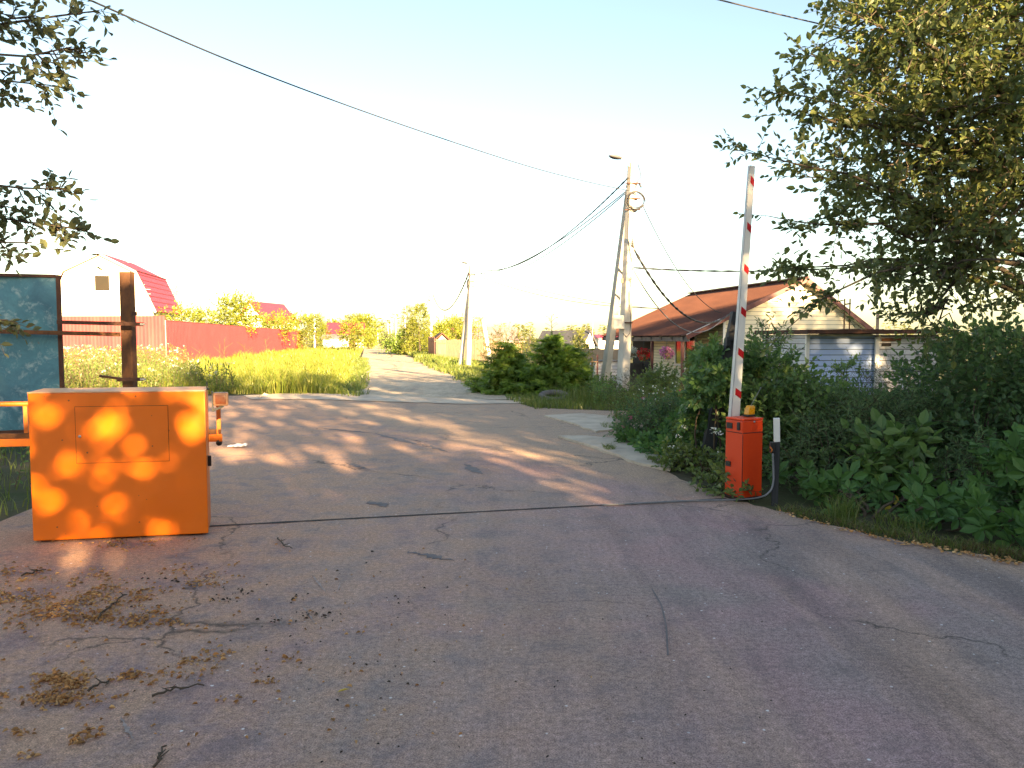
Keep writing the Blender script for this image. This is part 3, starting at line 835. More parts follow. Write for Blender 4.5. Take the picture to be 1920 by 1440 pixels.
# ================================================================== BUILDINGS AND FENCES
class Fr:
    """local frame: u to the right of the lane direction, a along it, z up"""
    def __init__(s, o, rot=0):
        c, q = math.cos(rot), math.sin(rot)
        s.o = Vector((o[0], o[1], 0)); s.u = UX*c + AX*q; s.a = AX*c - UX*q; s.f = (s.u, s.a, ez)
    def __call__(s, u, a, z): return s.o + s.u*u + s.a*a + ez*z
def siding(mb, P0, P1, zfun0, zfun1, out, pitch, lap=.014, mi=0, clip=None, n=1):
    """lapped horizontal boards between P0 and P1 (plan points): real steps; clip(z) -> (t0, t1) fraction along"""
    z = zfun0
    while z < zfun1 - 1e-4:
        zt = min(z + pitch, zfun1)
        a0, b0 = clip(z) if clip else (0, 1)
        a1, b1 = clip(zt) if clip else (0, 1)
        if b0 - a0 > .005:
            d = P1 - P0
            o = out*lap
            gp = min(.013, (zt-z)*.3); zb = z + gp
            v = [P0+d*a0+o+ez*zb, P0+d*b0+o+ez*zb, P0+d*b1+ez*zt + out*.003, P0+d*a1+ez*zt + out*.003, P0+d*a0+ez*zb, P0+d*b0+ez*zb]
            mb.add([list(p) for p in v], [(0,1,2,3), (4,5,1,0)], mi)
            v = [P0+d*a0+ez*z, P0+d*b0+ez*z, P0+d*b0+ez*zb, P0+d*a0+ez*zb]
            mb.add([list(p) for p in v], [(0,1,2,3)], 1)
        z = zt
def corr_sheet(mb, p00, p10, p01, p11, pitch, amp, nrm, mi=0, sect=8):
    """corrugated sheet: p00->p10 is the direction across the waves"""
    p00, p10, p01, p11 = (np.array(list(p)) for p in (p00, p10, p01, p11))
    n = int(np.linalg.norm(p10 - p00) / pitch * sect) + 1
    t = np.linspace(0, 1, n)[:, None]
    w = np.sin(np.arange(n) * 2*math.pi/sect)
    if sect == 4: w = np.array([1, 1, -1, -1])[np.arange(n) % 4]
    off = (w*amp)[:, None] * np.array(list(nrm))
    A = p00 + (p10-p00)*t + off; B = p01 + (p11-p01)*t + off
    i = np.arange(n-1)
    mb.add(np.concatenate([A, B]), np.stack([i, i+1, n+i+1, n+i], 1), mi)

# ---- cottage on the right
hA = at(1505, 524, 28.0)
H = Fr((hA.x, hA.y))
apz = hA.z; sl, sr = .452, .68; kL, kR = 4.62, 2.70; Lh = 9.9; zg = -.75
roofz = lambda u: apz + (sl*u if u < 0 else -sr*u)
cot = thing('cottage', 'cream sided cottage with brown corrugated roof and open side porch', 'house', H(0, 4, zg))
wL, wR = -3.06, 2.42
mb = MB()
def gclip(z):
    # below the roof underside by 6 cm
    zz = z + .10
    u0 = max(wL, -(apz - zz)/sl); u1 = min(wR, (apz - zz)/sr)
    return ((u0-wL)/(wR-wL), (u1-wL)/(wR-wL))
win0, win1, wz0, wz1 = -2.62, -1.95, 0.55, 1.72
siding(mb, H(wL, 0, 0), H(wR, 0, 0), zg, apz-.11, -H.a, .155, clip=gclip)
siding(mb, H(wL, Lh-.4, 0), H(wL, 0, 0), zg, roofz(wL)-.06, -H.u, .13)
siding(mb, H(wR, 0, 0), H(wR, Lh-.4, 0), zg, roofz(wR)-.06, H.u, .155)
siding(mb, H(wR, Lh-.4, 0), H(wL, Lh-.4, 0), zg, 2.0, H.a, .155)
mb.build('wall', [M['cream'], M['groove_shade']], cot)
# corner board
MB().box(H(wL-.02, -.022, (zg+roofz(wL)-.12)/2), (.09, .02, roofz(wL)-.12-zg), H.f).build('corner_board', M['white'], cot)
MB().box(H(wR+.0, -.022, (zg+roofz(wR)-.14)/2), (.09, .02, roofz(wR)-.14-zg), H.f).build('corner_board', M['white'], cot)
# gable window (half hidden by leaves)
gw0 = -.95
wn_ = MB().box(H(gw0, -.022, 1.02), (.82, .03, .95), H.f).build('window', M['frame'], cot)
MB().box(H(gw0, -.039, 1.02), (.70, .01, .83), H.f).build('pane', M['glass'], wn_)
# roof: two corrugated slopes
rf = MB()
corr_sheet(rf, H(0.04, -.28, apz+.03), H(0.04, Lh, apz+.03), H(-kL, -.28, roofz(-kL)+.03), H(-kL, Lh, roofz(-kL)+.03), .105, .018, ez)
corr_sheet(rf, H(0, -.28, apz+.03), H(0, Lh, apz+.03), H(kR, -.28, roofz(kR)+.03), H(kR, Lh, roofz(kR)+.03), .105, .018, ez)
ro = rf.build('roof', M['roof_brown'], cot, True)
mb = MB(); mb.bar(H(-.0, -.33, apz+.075), H(0, Lh+.03, apz+.075), .22, .05); mb.build('ridge_cap', M['fascia'], ro, False, .01)
mb = MB()
mb.bar(H(0, -.30, apz-.03), H(-kL-.02, -.30, roofz(-kL)-.03), .03, .17)
mb.bar(H(0, -.30, apz-.03), H(kR+.02, -.30, roofz(kR)-.03), .03, .17)
mb.build('bargeboard', M['fascia'], ro, False, .006)
mb = MB(); mb.bar(H(-3.4, -.335, roofz(-3.4)+.065), H(-kL-.04, -.335, roofz(-kL)+.065), .04, .02); mb.build('edge_strip', M['alu'], ro)
# white soffit under the right overhang, dark one over the porch
mb = MB(); mb.bar(H(.1, -.14, apz-.075-.068), H(kR, -.14, roofz(kR)-.075), .26, .012); mb.build('soffit', M['cream'], ro)
mb = MB()
for k in range(10): mb.bar(H(wL+.02, .2+k*1.05, roofz(wL)-.09), H(-kL+.05, .2+k*1.05, roofz(-kL)-.09), .05, .12)
mb.bar(H(-kL+.12, -.2, roofz(-kL)-.10), H(-kL+.12, Lh-.1, roofz(-kL)-.10), .06, .17)
mb.build('eave_beam', M['beam'], ro)
# porch posts
for s in (.5, 3.5, 6.4, 9.4):
    MB().bar(H(-kL+.18, s, zg), H(-kL+.18, s, roofz(-kL)-.17), .11, .11).build('porch_post', M['fascia'], cot, False, .006)
# large window in the long wall
ws0, ws1, wb, wt = 2.35, 4.3, .62, 1.82
wf = MB()
wf.box(H(wL-.035, (ws0+ws1)/2, wb-.03), (.10, ws1-ws0+.12, .05), H.f); wf.box(H(wL-.035, (ws0+ws1)/2, wt), (.05, ws1-ws0, .06), H.f)
for s in (ws0, (ws0+ws1)/2, ws1): wf.box(H(wL-.035, s, (wb+wt)/2-.005), (.05, .075, wt-wb-.06), H.f)
wfo = wf.build('window', M['frame'], cot)
for s in (ws0+.49, ws1-.49): MB().box(H(wL-.022, s, (wb+wt)/2), (.012, .88, wt-wb-.08), H.f).build('pane', M['glass'], wfo)
# flat dark panel: shade of the open porch put into its colour
MB().box(H(wL-.03, 8.1, (zg+1.9)/2), (.03, 2.6, 1.9-zg), H.f).build('doorway_shade', M['dark'], cot)
pf = MB().box(H((wL-kL)/2+.05, 8.1, .10), (kL+wL-.2, .05, .9), H.f); pf.box(H(-kL+.25, 8.0, .12), (.05, 2.7, .75), H.f); pf.build('porch_railing', M['beam'], cot)

# hanging flower baskets
def basket(px, py, s, gmat, label, cat='flower basket', g=None):
    p = H(-kL+.05, s, 0); c = at(px, py, p.y)
    c = Vector((p.x, p.y, c.z))
    t = thing('flower_basket', label, cat, c, 'hanging flower baskets')
    mb = MB(); pos, d = in_blob(300, list(c), (.26, .26, .24), .5); leaves(mb, pos, d + np.array([0,0,.2]), .065, ROUND, 0, .5, nrm=d*1.5)
    mb.build('blossoms', gmat, t)
    mb = MB(); pos, d = in_blob(160, list(c - ez*.06), (.24, .24, .24), .5); leaves(mb, pos, d, .07, OVATE); mb.build('leaves', G['shrub'], t)
    mb = MB(); mb.ball(list(c - ez*.12), (.14, .14, .11)); mb.build('pot', M['wood'], t, True)
    hz = roofz(-kL) - .16
    mb = MB()
    for k in range(3): mb.tube([c + Vector((.12*math.cos(k*2.1), .12*math.sin(k*2.1), -.05)), Vector((c.x, c.y, hz))], .006, 5)
    mb.build('hanger', M['cable'], t)
basket(1262, 661, 1.66, G['pink_fl'], 'hanging basket of pink petunias under the cottage eave')
basket(1217, 664, 4.1, G['red_fl'], 'hanging basket of red flowers between white and pink ones')
basket(1194, 661, 5.5, G['white_fl'], 'hanging basket of white flowers at the far end of the porch')

# ---- blue shed
sA = at(1511, 640, 16.0); S = Fr((sA.x, sA.y), math.radians(-6))
zs0 = -.55; zs1 = at(1560, 622, 16.1).z
shed = thing('shed', 'low flat roofed shed of pale blue and worn white boards', 'shed', S(1.5, .8, zs0))
sw = 1.52; sw2 = 2.95; sd = 2.2
mb = MB(); siding(mb, S(0.05, 0, 0), S(sw, 0, 0), zs0, zs1-.06, -S.a, .118, .016); mb.build('blue_wall', [M['blue'], M['groove_shade']], shed)
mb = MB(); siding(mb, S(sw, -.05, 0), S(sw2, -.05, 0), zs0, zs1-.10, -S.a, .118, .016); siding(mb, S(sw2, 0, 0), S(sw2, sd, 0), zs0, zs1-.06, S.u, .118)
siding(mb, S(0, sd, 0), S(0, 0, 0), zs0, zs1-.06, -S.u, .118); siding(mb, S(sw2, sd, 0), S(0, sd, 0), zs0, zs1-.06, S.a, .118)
mb.build('wall', [M['whiteboard'], M['groove_shade']], shed)
mb = MB(); mb.box(S(.02, -.03, (zs0+zs1-.06)/2), (.075, .05, zs1-.06-zs0), S.f); mb.box(S(sw+.01, -.075, (zs0+zs1-.12)/2), (.085, .05, zs1-.12-zs0), S.f); mb.box(S(.75, -.022, zs1-.075), (sw-.1, .025, .045), S.f)
mb.build('trim', M['white'], shed)
mb = MB()
for k in range(4):
    u0 = -.12 + k*.81
    mb.box(S(u0+.4, sd/2-.1, zs1+.0+.008*(k % 2)), (.84, sd+.5, .085), S.f)
mb.build('roof', M['rust_dark'], shed)
MB().box(S(sw+.32, -.085, zs1-.17), (.42, .03, .06), S.f).build('rusty_plate', M['rust'], shed)
mb = MB().box(S(sw+.22, -.075, zs1-.27), (.2, .02, .07), S.f); mb.build('vent', M['dark'], shed)

# thin pipe frame standing behind the shed
pfp = at(1588, 605, 22)
pfm = thing('pipe_frame', 'thin rusty pipe frame standing behind the cottage gable', 'frame', Vector((pfp.x, pfp.y, 0)))
for px in (1584, 1594): q = at(px, 560, 22); MB().tube([Vector((q.x, q.y, -.4)), Vector((q.x, q.y, q.z))], .02, 6).build('upright', M['rust'], pfm, True)
MB().bar(at(1583, 571, 22), at(1595, 569, 22), .04).build('crossbar', M['rust'], pfm)
q = at(1646, 585, 20)
tag(MB().bar(Vector((q.x, q.y, -.5)), q, .06).build('thin_mast', M['woodgrey'], None, False, 0, (q.x, q.y, 0)), 'thin pale wooden mast behind the blue shed', 'mast')

# ---- gambrel house on the left
lA = at(187, 474, 60.0); L = Fr((lA.x, lA.y)); rz = lA.z
kb, zb_ = 2.65, at(252, 508, L(2.65, 0, 0).y).z
ke, ze = 4.05, at(333, 590, L(4.05, 8.8, 0).y).z
wu = 3.75; Ll = 9.0
lh = thing('gambrel_house', 'white house with maroon gambrel roof behind the corrugated fence', 'house', L(0, 4, 0))
def gw(mb, a, out):
    P = [(-wu, 0), (wu, 0), (wu, ze+.15), (kb-.08, zb_-.1), (0, rz-.08), (-kb+.08, zb_-.1), (-wu, ze+.15)]
    mb.add([list(L(u, a, z)) for u, z in P], [tuple(range(7))])
mb = MB(); gw(mb, 0, -1); gw(mb, Ll, 1)
mb.add([list(L(*p)) for p in ((wu, 0, 0), (wu, Ll, 0), (wu, Ll, ze+.1), (wu, 0, ze+.1), (-wu, 0, 0), (-wu, Ll, 0), (-wu, Ll, ze+.1), (-wu, 0, ze+.1))], [(0,1,2,3), (4,5,6,7)])
for k in range(11): mb.box(L(0, -.012, ze + .3 + k*.36), (2*min(wu, (rz-(ze+.3+k*.36))*1.2+.4)*.97, .02, .02), L.f)
mb.build('wall', M['whitewall'], lh)
mb = MB(); ov = .35
prof = [(-ke, ze), (-kb, zb_), (0, rz), (kb, zb_), (ke, ze)]
for (u0, z0_), (u1, z1_) in zip(prof, prof[1:]):
    corr_sheet(mb, L(u0, -ov, z0_), L(u0, Ll, z0_), L(u1, -ov, z1_), L(u1, Ll, z1_), .35, .02, L.u*(1 if u0 >= 0 else -1)*.5+ez*.5)
lr = mb.build('roof', M['roof_red'], lh)
mb = MB()
for (u0, z0_), (u1, z1_) in zip(prof, prof[1:]): mb.bar(L(u0, -ov+.02, z0_-.09), L(u1, -ov+.02, z1_-.09), .03, .16)
mb.build('bargeboard', M['cream'], lr)
MB().bar(L(kb, -ov, zb_+.02), L(kb, Ll, zb_+.02), .16, .06).build('break_flashing', M['fascia'], lr)
mb = MB()
for k in range(7):
    t = (k+.6)/7.5; mb.bar(L(kb+(ke-kb)*t+.03, -ov, zb_+(ze-zb_)*t+.02), L(kb+(ke-kb)*t+.03, Ll, zb_+(ze-zb_)*t+.02), .025, .025)
mb.build('sheet_laps', M['fascia'], lr)
wz = at(190, 531, 60); wnd = MB().box(L(.12, -.03, wz.z), (1.22, .06, 1.36), L.f).build('window', M['frame'], lh)
M['brownglass'] = mat('brown_pane', (.022, .015, .008), (.016, .012, .007), .3, .8, bump=0)
MB().box(L(.12, -.066, wz.z), (1.05, .012, 1.18), L.f).build('pane', M['brownglass'], wnd)
mb = MB(); q = at(240, 480, 66); mb.tube([Vector((q.x, q.y, q.z-2)), q + ez*1.2], .03, 5)
for dz, w in ((.3, 1.6), (.6, .5), (.05, .6)): mb.tube([q + ez*dz - L.u*w/2, q + ez*dz + L.u*w/2], .02, 5)
mb.build('aerial', M['steel'], lh)

# ---- maroon fences
f0 = at(100, 600, 44.5); f1 = at(309, 600, 43.0); f2 = at(567, 620, 103)
fz1 = at(309, 601, 43).z
F1 = thing('corrugated_fence', 'old maroon corrugated fence facing the road below the gambrel house', 'fence', Vector(((f0.x+f1.x)/2, f1.y, 0)))
mb = MB(); fa, fb = Vector((f0.x-12, f0.y+.8, 0)), Vector((f1.x, f1.y, 0))
fnr = Vector((0, -1, 0)); fz = at(200, 592, 43.7).z
corr_sheet(mb, fa, fb, fa+ez*fz, fb+ez*(fz-.02), .22, .005, fnr, sect=4); mb.build('sheets', M['maroon_old'], F1)
for k in range(9): p = fa.lerp(fb, k/8) + Vector((0, .1, 0)); MB().bar(p, p+ez*(fz-.1), .07).build('post', M['rust_dark'], F1)
F2 = thing('sheet_fence', 'long plain maroon sheet fence running along the meadow', 'fence', Vector((f1.x, f1.y, 0)))
g0, g1_ = Vector((f1.x+.03, f1.y+.05, 0)), Vector((f2.x, f2.y, 0)); z0_, z1_ = fz1, at(567, 621, 103).z
nf = Vector((UX.x, UX.y, 0))
mb = MB()
corr_sheet(mb, g0, g1_, g0+ez*z0_, g1_+ez*z1_, .30, .03, nf, sect=4); mb.build('sheets', M['maroon'], F2)
for k in range(25): p = g0.lerp(g1_, k/24) - nf*.12; MB().bar(p, p+ez*(z1_-.2), .08).build('post', M['fascia'], F2)
MB().bar(g0+ez*(z0_+.015), g1_+ez*(z1_+.015), .06, .03).build('top_trim', M['fascia'], F2)
MB().bar(g0 - nf*.02, g0 - nf*.02 + ez*(z0_+.02), .06, .05).build('end_post', M['steel'], F2)
cpf = g1_ + AX*1.0
tag(MB().bar(cpf, cpf+ez*(z1_-.1), 1.6, .12, up=(0,1,0)).build('fence_panel', M['cream'], None, False, 0, cpf), 'short pale panel closing the far end of the maroon fence', 'fence')

# ---- roofs further off
def gable_house(name, label, px0, px1, pye, pyr, Y, depth, wallm, roofm, rot=0, hip=0.0, zbase=0.0, win=0, side=False):
    e0, e1_ = at(px0, pye, Y), at(px1, pye, Y)
    zr = at((px0+px1)/2, pyr, Y).z; w = e1_.x - e0.x; z_e = e0.z
    Fm = Fr(((e0.x+e1_.x)/2, Y), rot)
    t = thing(name, label, 'house', Fm(0, depth/2, zbase))
    hw = w/2
    mb = MB()
    o = .25
    if side:   # ridge runs across the view
        mb.box(Fm(0, depth/2, (zbase+z_e)/2), (w-.5, depth-.5, z_e-zbase), Fm.f)
        mb.add([list(Fm(s*(hw-.25), a, z)) for s in (-1, 1) for a, z in ((.25, z_e), (depth/2, zr-.1), (depth-.25, z_e))], [(0,1,2), (3,4,5)])
        mb.build('wall', wallm, t)
        h_ = hw*hip
        V = [(-hw, -o, z_e), (hw, -o, z_e), (hw-h_, depth/2, zr), (-hw+h_, depth/2, zr), (hw, depth+o, z_e), (-hw, depth+o, z_e)]
        rm = MB().add([list(Fm(*v)) for v in V], [(0,1,2,3), (4,5,3,2)] + ([(1,4,2), (5,0,3)] if hip else []))
        rm.box(Fm(0, -o+.03, z_e-.06), (w, .05, .14), Fm.f)
    else:
        mb.box(Fm(0, depth/2, (zbase+z_e)/2), (w-.5, depth, z_e-zbase), Fm.f)
        mb.add([list(Fm(u, a, z)) for a in (-.001, depth+.001) for u, z in ((-hw+.25, z_e), (0, zr-.08), (hw-.25, z_e))], [(0,1,2), (3,4,5)])
        mb.build('wall', wallm, t)
        rm = MB()
        for s in (-1, 1):
            rm.prism([Fm(0, -o, zr), Fm(s*hw*1.06, -o, z_e-.1), Fm(s*hw*1.06, depth+o, z_e-.1), Fm(0, depth+o, zr)], ez*.12)
    rm.build('roof', roofm, t)
    for k in range(win):
        u = -hw*.5 + k*(hw/max(1, win-1) if win > 1 else 0)
        fo = MB().box(Fm(u, -.03, zbase+(z_e-zbase)*.6), (1.0, .06, 1.2), Fm.f).build('window', M['frame'], t)
        MB().box(Fm(u, -.065, zbase+(z_e-zbase)*.6), (.84, .012, 1.02), Fm.f).build('pane', M['glass'], fo)
    return t, Fm
gable_house('brick_red_house', 'far house with maroon hipped roof above the fence bushes', 488, 556, 601, 584, 110, 9, M['whitewall'], M['roof_red'], 0, .45, side=True, win=2)
gable_house('steep_roof_house', 'far white house with steep maroon roof beside the round bush', 440, 500, 605, 566, 105, 10, M['whitewall'], M['roof_red'], math.radians(-20), win=1)
rs, rsF = gable_house('roadside_house', 'small white house with bright red roof beside the lane', 612, 684, 627, 604, 128, 8, M['whitewall'], M['roof_red'], 0, .0, side=True, win=0)
ann = thing('annex', 'low white annex with grey lean-to roof before the bright red roof', 'annex', rsF(-1, -5, 0))
za = at(640, 636, 122).z; zb2 = at(640, 628, 126).z
mb = MB().box(rsF(-.6, -4.2, za/2), (5.6, 3.5, za), rsF.f); mb.build('wall', M['whitewall'], ann)
mb = MB().prism([rsF(-3.7, -6.2, za), rsF(2.5, -6.2, za), rsF(2.5, -1.6, zb2), rsF(-3.7, -1.6, zb2)], ez*.1); mb.build('roof', M['greyroof'], ann)
MB().box(rsF(1.2, -5.98, .95), (1.1, .05, 1.9), rsF.f).build('door', M['roof_brown'], ann)
gable_house('lilac_roof_house', 'long low house with lilac grey roof behind the picket fence', 872, 985, 640, 612, 85, 9, M['wood'], M['greyroof'], 0, .0, side=True, win=2)
gable_house('pale_gable_house', 'far white gabled house with dark roof beside the leaning strut', 1088, 1122, 648, 621, 92, 9, M['whitewall'], M['slate'], math.radians(25), win=1)
gable_house('tiny_pale_house', 'tiny far white house showing its gable over the picket fence', 822, 848, 622, 609, 150, 9, M['whitewall'], M['roof_red'], math.radians(-15), win=1)
gable_house('low_red_house', 'far low house with red roof at the end of the beige fence', 1120, 1175, 634, 627, 120, 8, M['whitewall'], M['roof_red'], 0, .3, side=True)
gable_house('wooden_hut', 'small wooden hut with pointed gable behind the picket fence', 815, 843, 637, 626, 67, 3, M['woodgrey'], M['roof_brown'])

# picket fence
def picket(name, label, pA, pB, h, pitch, w, m, rails=True, gap=True):
    t = thing(name, label, 'fence', (pA+pB)/2)
    d = pB - pA; n = int(d.length/pitch); mb = MB(); dn = d.normalized(); nn = Vector((-dn.y, dn.x, 0))
    for i in range(n):
        p = pA + dn*(i+.5)*pitch; hh = h*rng.uniform(.97, 1.03)
        mb.box(p + ez*(hh/2+.03), (w, .022, hh), (dn, nn, ez))
    mb.build('pickets', m, t)
    for z in (.35, h*.82): MB().bar(pA + nn*.04 + ez*z, pB + nn*.04 + ez*z, .05, .08).build('rail', M['wood'], t)
    for i in range(int(d.length/2.5)+1): p = pA + dn*min(i*2.5, d.length) + nn*.10; MB().bar(p - ez*.1, p + ez*(h+.05), .09).build('post', M['wood'], t)
    return t
def fl(px, py, Y): p = at(px, py, Y); return Vector((p.x, p.y, 0))
pkA, pkB = fl(817, 640, 62), fl(935, 640, 56)
picket('picket_fence', 'brown wooden picket fence behind the pair of concrete posts', pkA, pkB, at(870, 640, 59).z+.1, .17, .12, M['woodgrey'])
picket('picket_fence', 'dark brown fence end turning away beside the third pole', fl(803, 640, 66), pkA - Vector((.1,0,0)), 1.75, .17, .15, M['fascia'])
picket('plank_fence', 'beige close-boarded fence between the spruce and the leaning strut', fl(1080, 650, 46), fl(1165, 650, 43), at(1120, 655, 44).z, .125, .115, M['woodgrey'])
wb0 = fl(1136, 690, 31)
wbd = thing('board_box', 'low white boarded box standing behind the two poles', 'box', wb0)
mb = MB(); zt_ = at(1140, 678, 31).z
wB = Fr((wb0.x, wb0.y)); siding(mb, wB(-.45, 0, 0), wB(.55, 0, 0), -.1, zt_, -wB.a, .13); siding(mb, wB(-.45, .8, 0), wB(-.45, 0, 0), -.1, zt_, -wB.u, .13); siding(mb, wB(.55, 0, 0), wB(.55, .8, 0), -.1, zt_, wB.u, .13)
mb.build('wall', [M['whiteboard'], M['groove_shade']], wbd); MB().box(wB(.05, .4, zt_+.02), (1.15, .95, .05), wB.f).build('lid', M['slate'], wbd)
gp = fl(1092, 690, 30)
gpf = thing('garden_rail', 'low garden rail of reddish posts behind the big spruce', 'fence', gp)
for px in (1084, 1092, 1100, 1110, 1120): q = fl(px, 680, 30+.02*(px-1084)); MB().bar(q, q + ez*rng.uniform(.85, 1.1), .06).build('post', M['fascia'], gpf)
MB().bar(fl(1084, 690, 30)+ez*.75, fl(1120, 690, 30.7)+ez*.75, .05).build('rail', M['wood'], gpf)

# ================================================================== POLES AND CABLES
def pole(name, label, base, top, w0, w1, m=None, strut=None, lamp=None, grp=None, extra=True, cat='utility pole'):
    t = thing(name, label, cat, Vector((base.x, base.y, base.z)), grp)
    MB().bar(base - ez*.3, top, w0*.92, w0, up=(.87,.5,0), w1=w1*.92, h1=w1).build('shaft', m or M['pole'], t, False, w1*.12)
    if strut:
        sb_, st = strut
        MB().bar(sb_ - ez*.3, st, w0*.8, w0*.8, up=(.87,.5,0), w1=w1*.9, h1=w1*.9).build('strut', m or M['pole'], t, False, w1*.12)
    if lamp:
        a, hd = lamp
        l0 = top - ez*.15
        MB().tube([l0, a], .025, 8).build('lamp_arm', M['white'], t, True)
        d = (hd - a); mid = (a+hd)/2
        lb = MB(); n = 7
        ax_ = d.normalized(); sx = ax_.cross(ez).normalized(); ux = sx.cross(ax_)
        for i in range(n+1):
            k = i/n; r = .5*(math.sin(math.pi*(.12+.82*k)))**.6
            for ang in range(8):
                c, q = math.cos(ang*math.pi/4), math.sin(ang*math.pi/4)
                lb.V.append(np.array([list(a + d*k + sx*(c*.15*r*1.6) + ux*(q*.055*r*1.8))]))
        base_n = lb.n; lb.n += 8*(n+1)
        lb.Fs.append((np.array([(i*8+j, (i+1)*8+j, (i+1)*8+(j+1) % 8, i*8+(j+1) % 8) for i in range(n) for j in range(8)]) + base_n, 0))
        lb.Fs.append((np.array([[j for j in range(8)], [n*8+7-j for j in range(8)]]) + base_n, 0))
        lb.build('lamp_head', M['slate'], t, True)
    if extra:
        for z in (.55, .95, 1.25):
            mb = MB()
            k = w1*1.15; c = top - ez*z + (base-top)*0
            mb.box(c, (k+.03, k+.03, .03))
            mb.bar(c + Vector((-k*.9, -k*.5, 0)), c + Vector((k*.9, -k*.5, 0)), .025)
            mb.build('clamp', M['rust_dark'], t)
        for dx, dz in ((-.7, .55), (.8, .55), (-.6, .98)):
            MB().tube([top + Vector((dx*w1, -w1*.6, -dz)), top + Vector((dx*w1*1.3, -w1*.9, -dz-.12))], .022, 6).build('insulator', M['black'], t, True)
    return t
b1, t1_ = gnd(1166, 751), None
t1_ = at(1186, 306, b1.y)
t1_ = Vector((t1_.x, b1.y, t1_.z))
sb1 = at(1129, 722, 23.5); sb1 = Vector((sb1.x, 23.5, 0)); st1 = at(1181, 356, b1.y+.35)
P1 = pole('utility_pole', 'tall concrete utility pole with leaning strut and meter box before the cottage', b1, t1_, .275, .20, strut=(sb1, st1), lamp=(at(1164, 297, b1.y-.1), at(1143, 292, b1.y-.3)))
# meter box
mbx = at(1161, 604, b1.y-.15)
bx = MB().box(mbx, (.27, .18, .36), (Vector((.94,-.34,0)), Vector((.34,.94,0)), ez)).build('meter_box', M['boxgrey'], P1, False, .01)
MB().box(mbx + Vector((-.34*.0, 0, 0)) + Vector((.34*-.094, .94*-.094, 0)), (.235, .008, .32), (Vector((.94,-.34,0)), Vector((.34,.94,0)), ez)).build('lid', M['boxgrey'], bx, False, .003)
MB().box(at(1172, 605, b1.y), (.36, .34, .03)).build('strap', M['rust_dark'], P1)
MB().box(at(1166, 526, b1.y-.15), (.06, .05, .12)).build('small_box', M['amber_back'], P1, False, .005)
mb = MB()
for px, py, r, dy in ((1191, 375, .235, -.16), (1194, 376, .225, -.2), (1190, 377, .245, -.18), (1193, 374, .215, -.15)):
    c = at(px, py, b1.y+dy)
    mb.tube([c + Vector((r*math.cos(a), .03*math.sin(a*2), r*math.sin(a))) for a in np.linspace(0, 2*math.pi, 28)], .011, 6)
mb.build('cable_coil', M['cable'], P1, True)
mb = MB()
for pts_ in ([(1179, 400), (1177, 440), (1181, 470), (1186, 500)], [(1187, 395), (1185, 430), (1187, 470)], [(1180, 572), (1183, 600), (1181, 625), (1175, 632), (1168, 625)], [(1183, 520), (1180, 560), (1182, 590)]):
    mb.tube([at(x, y, b1.y-.16) for x, y in pts_], .010, 6)
mb.tube([at(x, y, b1.y-.1) for x, y in ((1196, 308), (1200, 320), (1202, 333), (1196, 337), (1194, 345), (1192, 352))], .010, 6)
mb.build('drop_wire', M['cable'], P1, True)

b2 = gnd(877, 690); t2_ = at(884, 496, b2.y); t2_ = Vector((t2_.x, b2.y, t2_.z))
sb2 = Vector((gnd(868, 686).x - .05, b2.y+.8, 0)); st2 = at(881, 540, b2.y+.2)
P2 = pole('utility_pole', 'concrete utility pole with close strut standing before the picket fence', b2, t2_, .26, .20, strut=(sb2, st2), lamp=(at(876, 494, b2.y), at(866, 491, b2.y-.2)))
MB().ball(list(at(878, 533, b2.y-.2)), (.09, .09, .32)).build('cable_joint', M['cable'], P2, True)
b3 = gnd(808, 665); t3 = at(808, 546, b3.y); t3 = Vector((b3.x, b3.y, t3.z))
pole('utility_pole', 'pale concrete pole at the dark end of the picket fence', b3, t3, .30, .22, m=M['white'], lamp=(at(809, 545, b3.y), at(805, 542, b3.y)))
for i, (px, pyb, pyt, lab) in enumerate(((760, 655, 569, 'thin far pole rising among the tall thujas'), (742, 648, 590, 'far white pole behind the low roadside bush'), (734, 646, 600, 'very far white pole, third from the thujas'), (728, 643, 606, 'most distant white pole beside the lane'), (590, 668, 545, 'thin pale pole beside the young spruce at the fence end'), (708.5, 641, 612, 'far pale pole at the left side of the lane end'))):
    Y = min(gnd(px, pyb).y, 260) if px != 590 else 112
    bb = at(px, 640, Y); bb = Vector((bb.x, bb.y, 0)); tp = at(px, pyt, Y)
    pole('utility_pole', lab, bb, Vector((bb.x, bb.y, tp.z)), .26, .20, m=M['white'], extra=False, grp='far utility poles')
lpb = fl(922, 660, 50); lpt = at(906, 599, 50)
tag(MB().bar(lpb - ez*.2, Vector((lpt.x, 50, lpt.z)), .26, .26, up=(0,1,0), w1=.2, h1=.2).build('leaning_post', M['white'], None, False, .02, lpb), 'pale concrete post leaning left beyond the yellow bush', 'post')
for px, pyt, Y, lab in ((465, 548, 108, 'thin television mast over the steep maroon roof'), (486, 556, 115, 'thin television mast right of the steep maroon roof')):
    q = at(px, pyt, Y); mb = MB(); mb.tube([Vector((q.x, q.y, 0)), q], .05, 5)
    mb.tube([q - ez*.3 - UX*.9, q - ez*.3 + UX*.9], .03, 5); mb.tube([q - ez*.9 - UX*.5, q - ez*.9 + UX*.5], .03, 5)
    tag(mb.build('television_mast', M['steel'], None, False, 0, (q.x, q.y, 0)), lab, 'mast')
q = at(1111, 590, 91); mb = MB().tube([Vector((q.x, q.y, 0)), q], .05, 5)
tag(mb.build('television_mast', M['steel'], None, False, 0, (q.x, q.y, 0)), 'thin mast rising above the far white gabled house', 'mast')

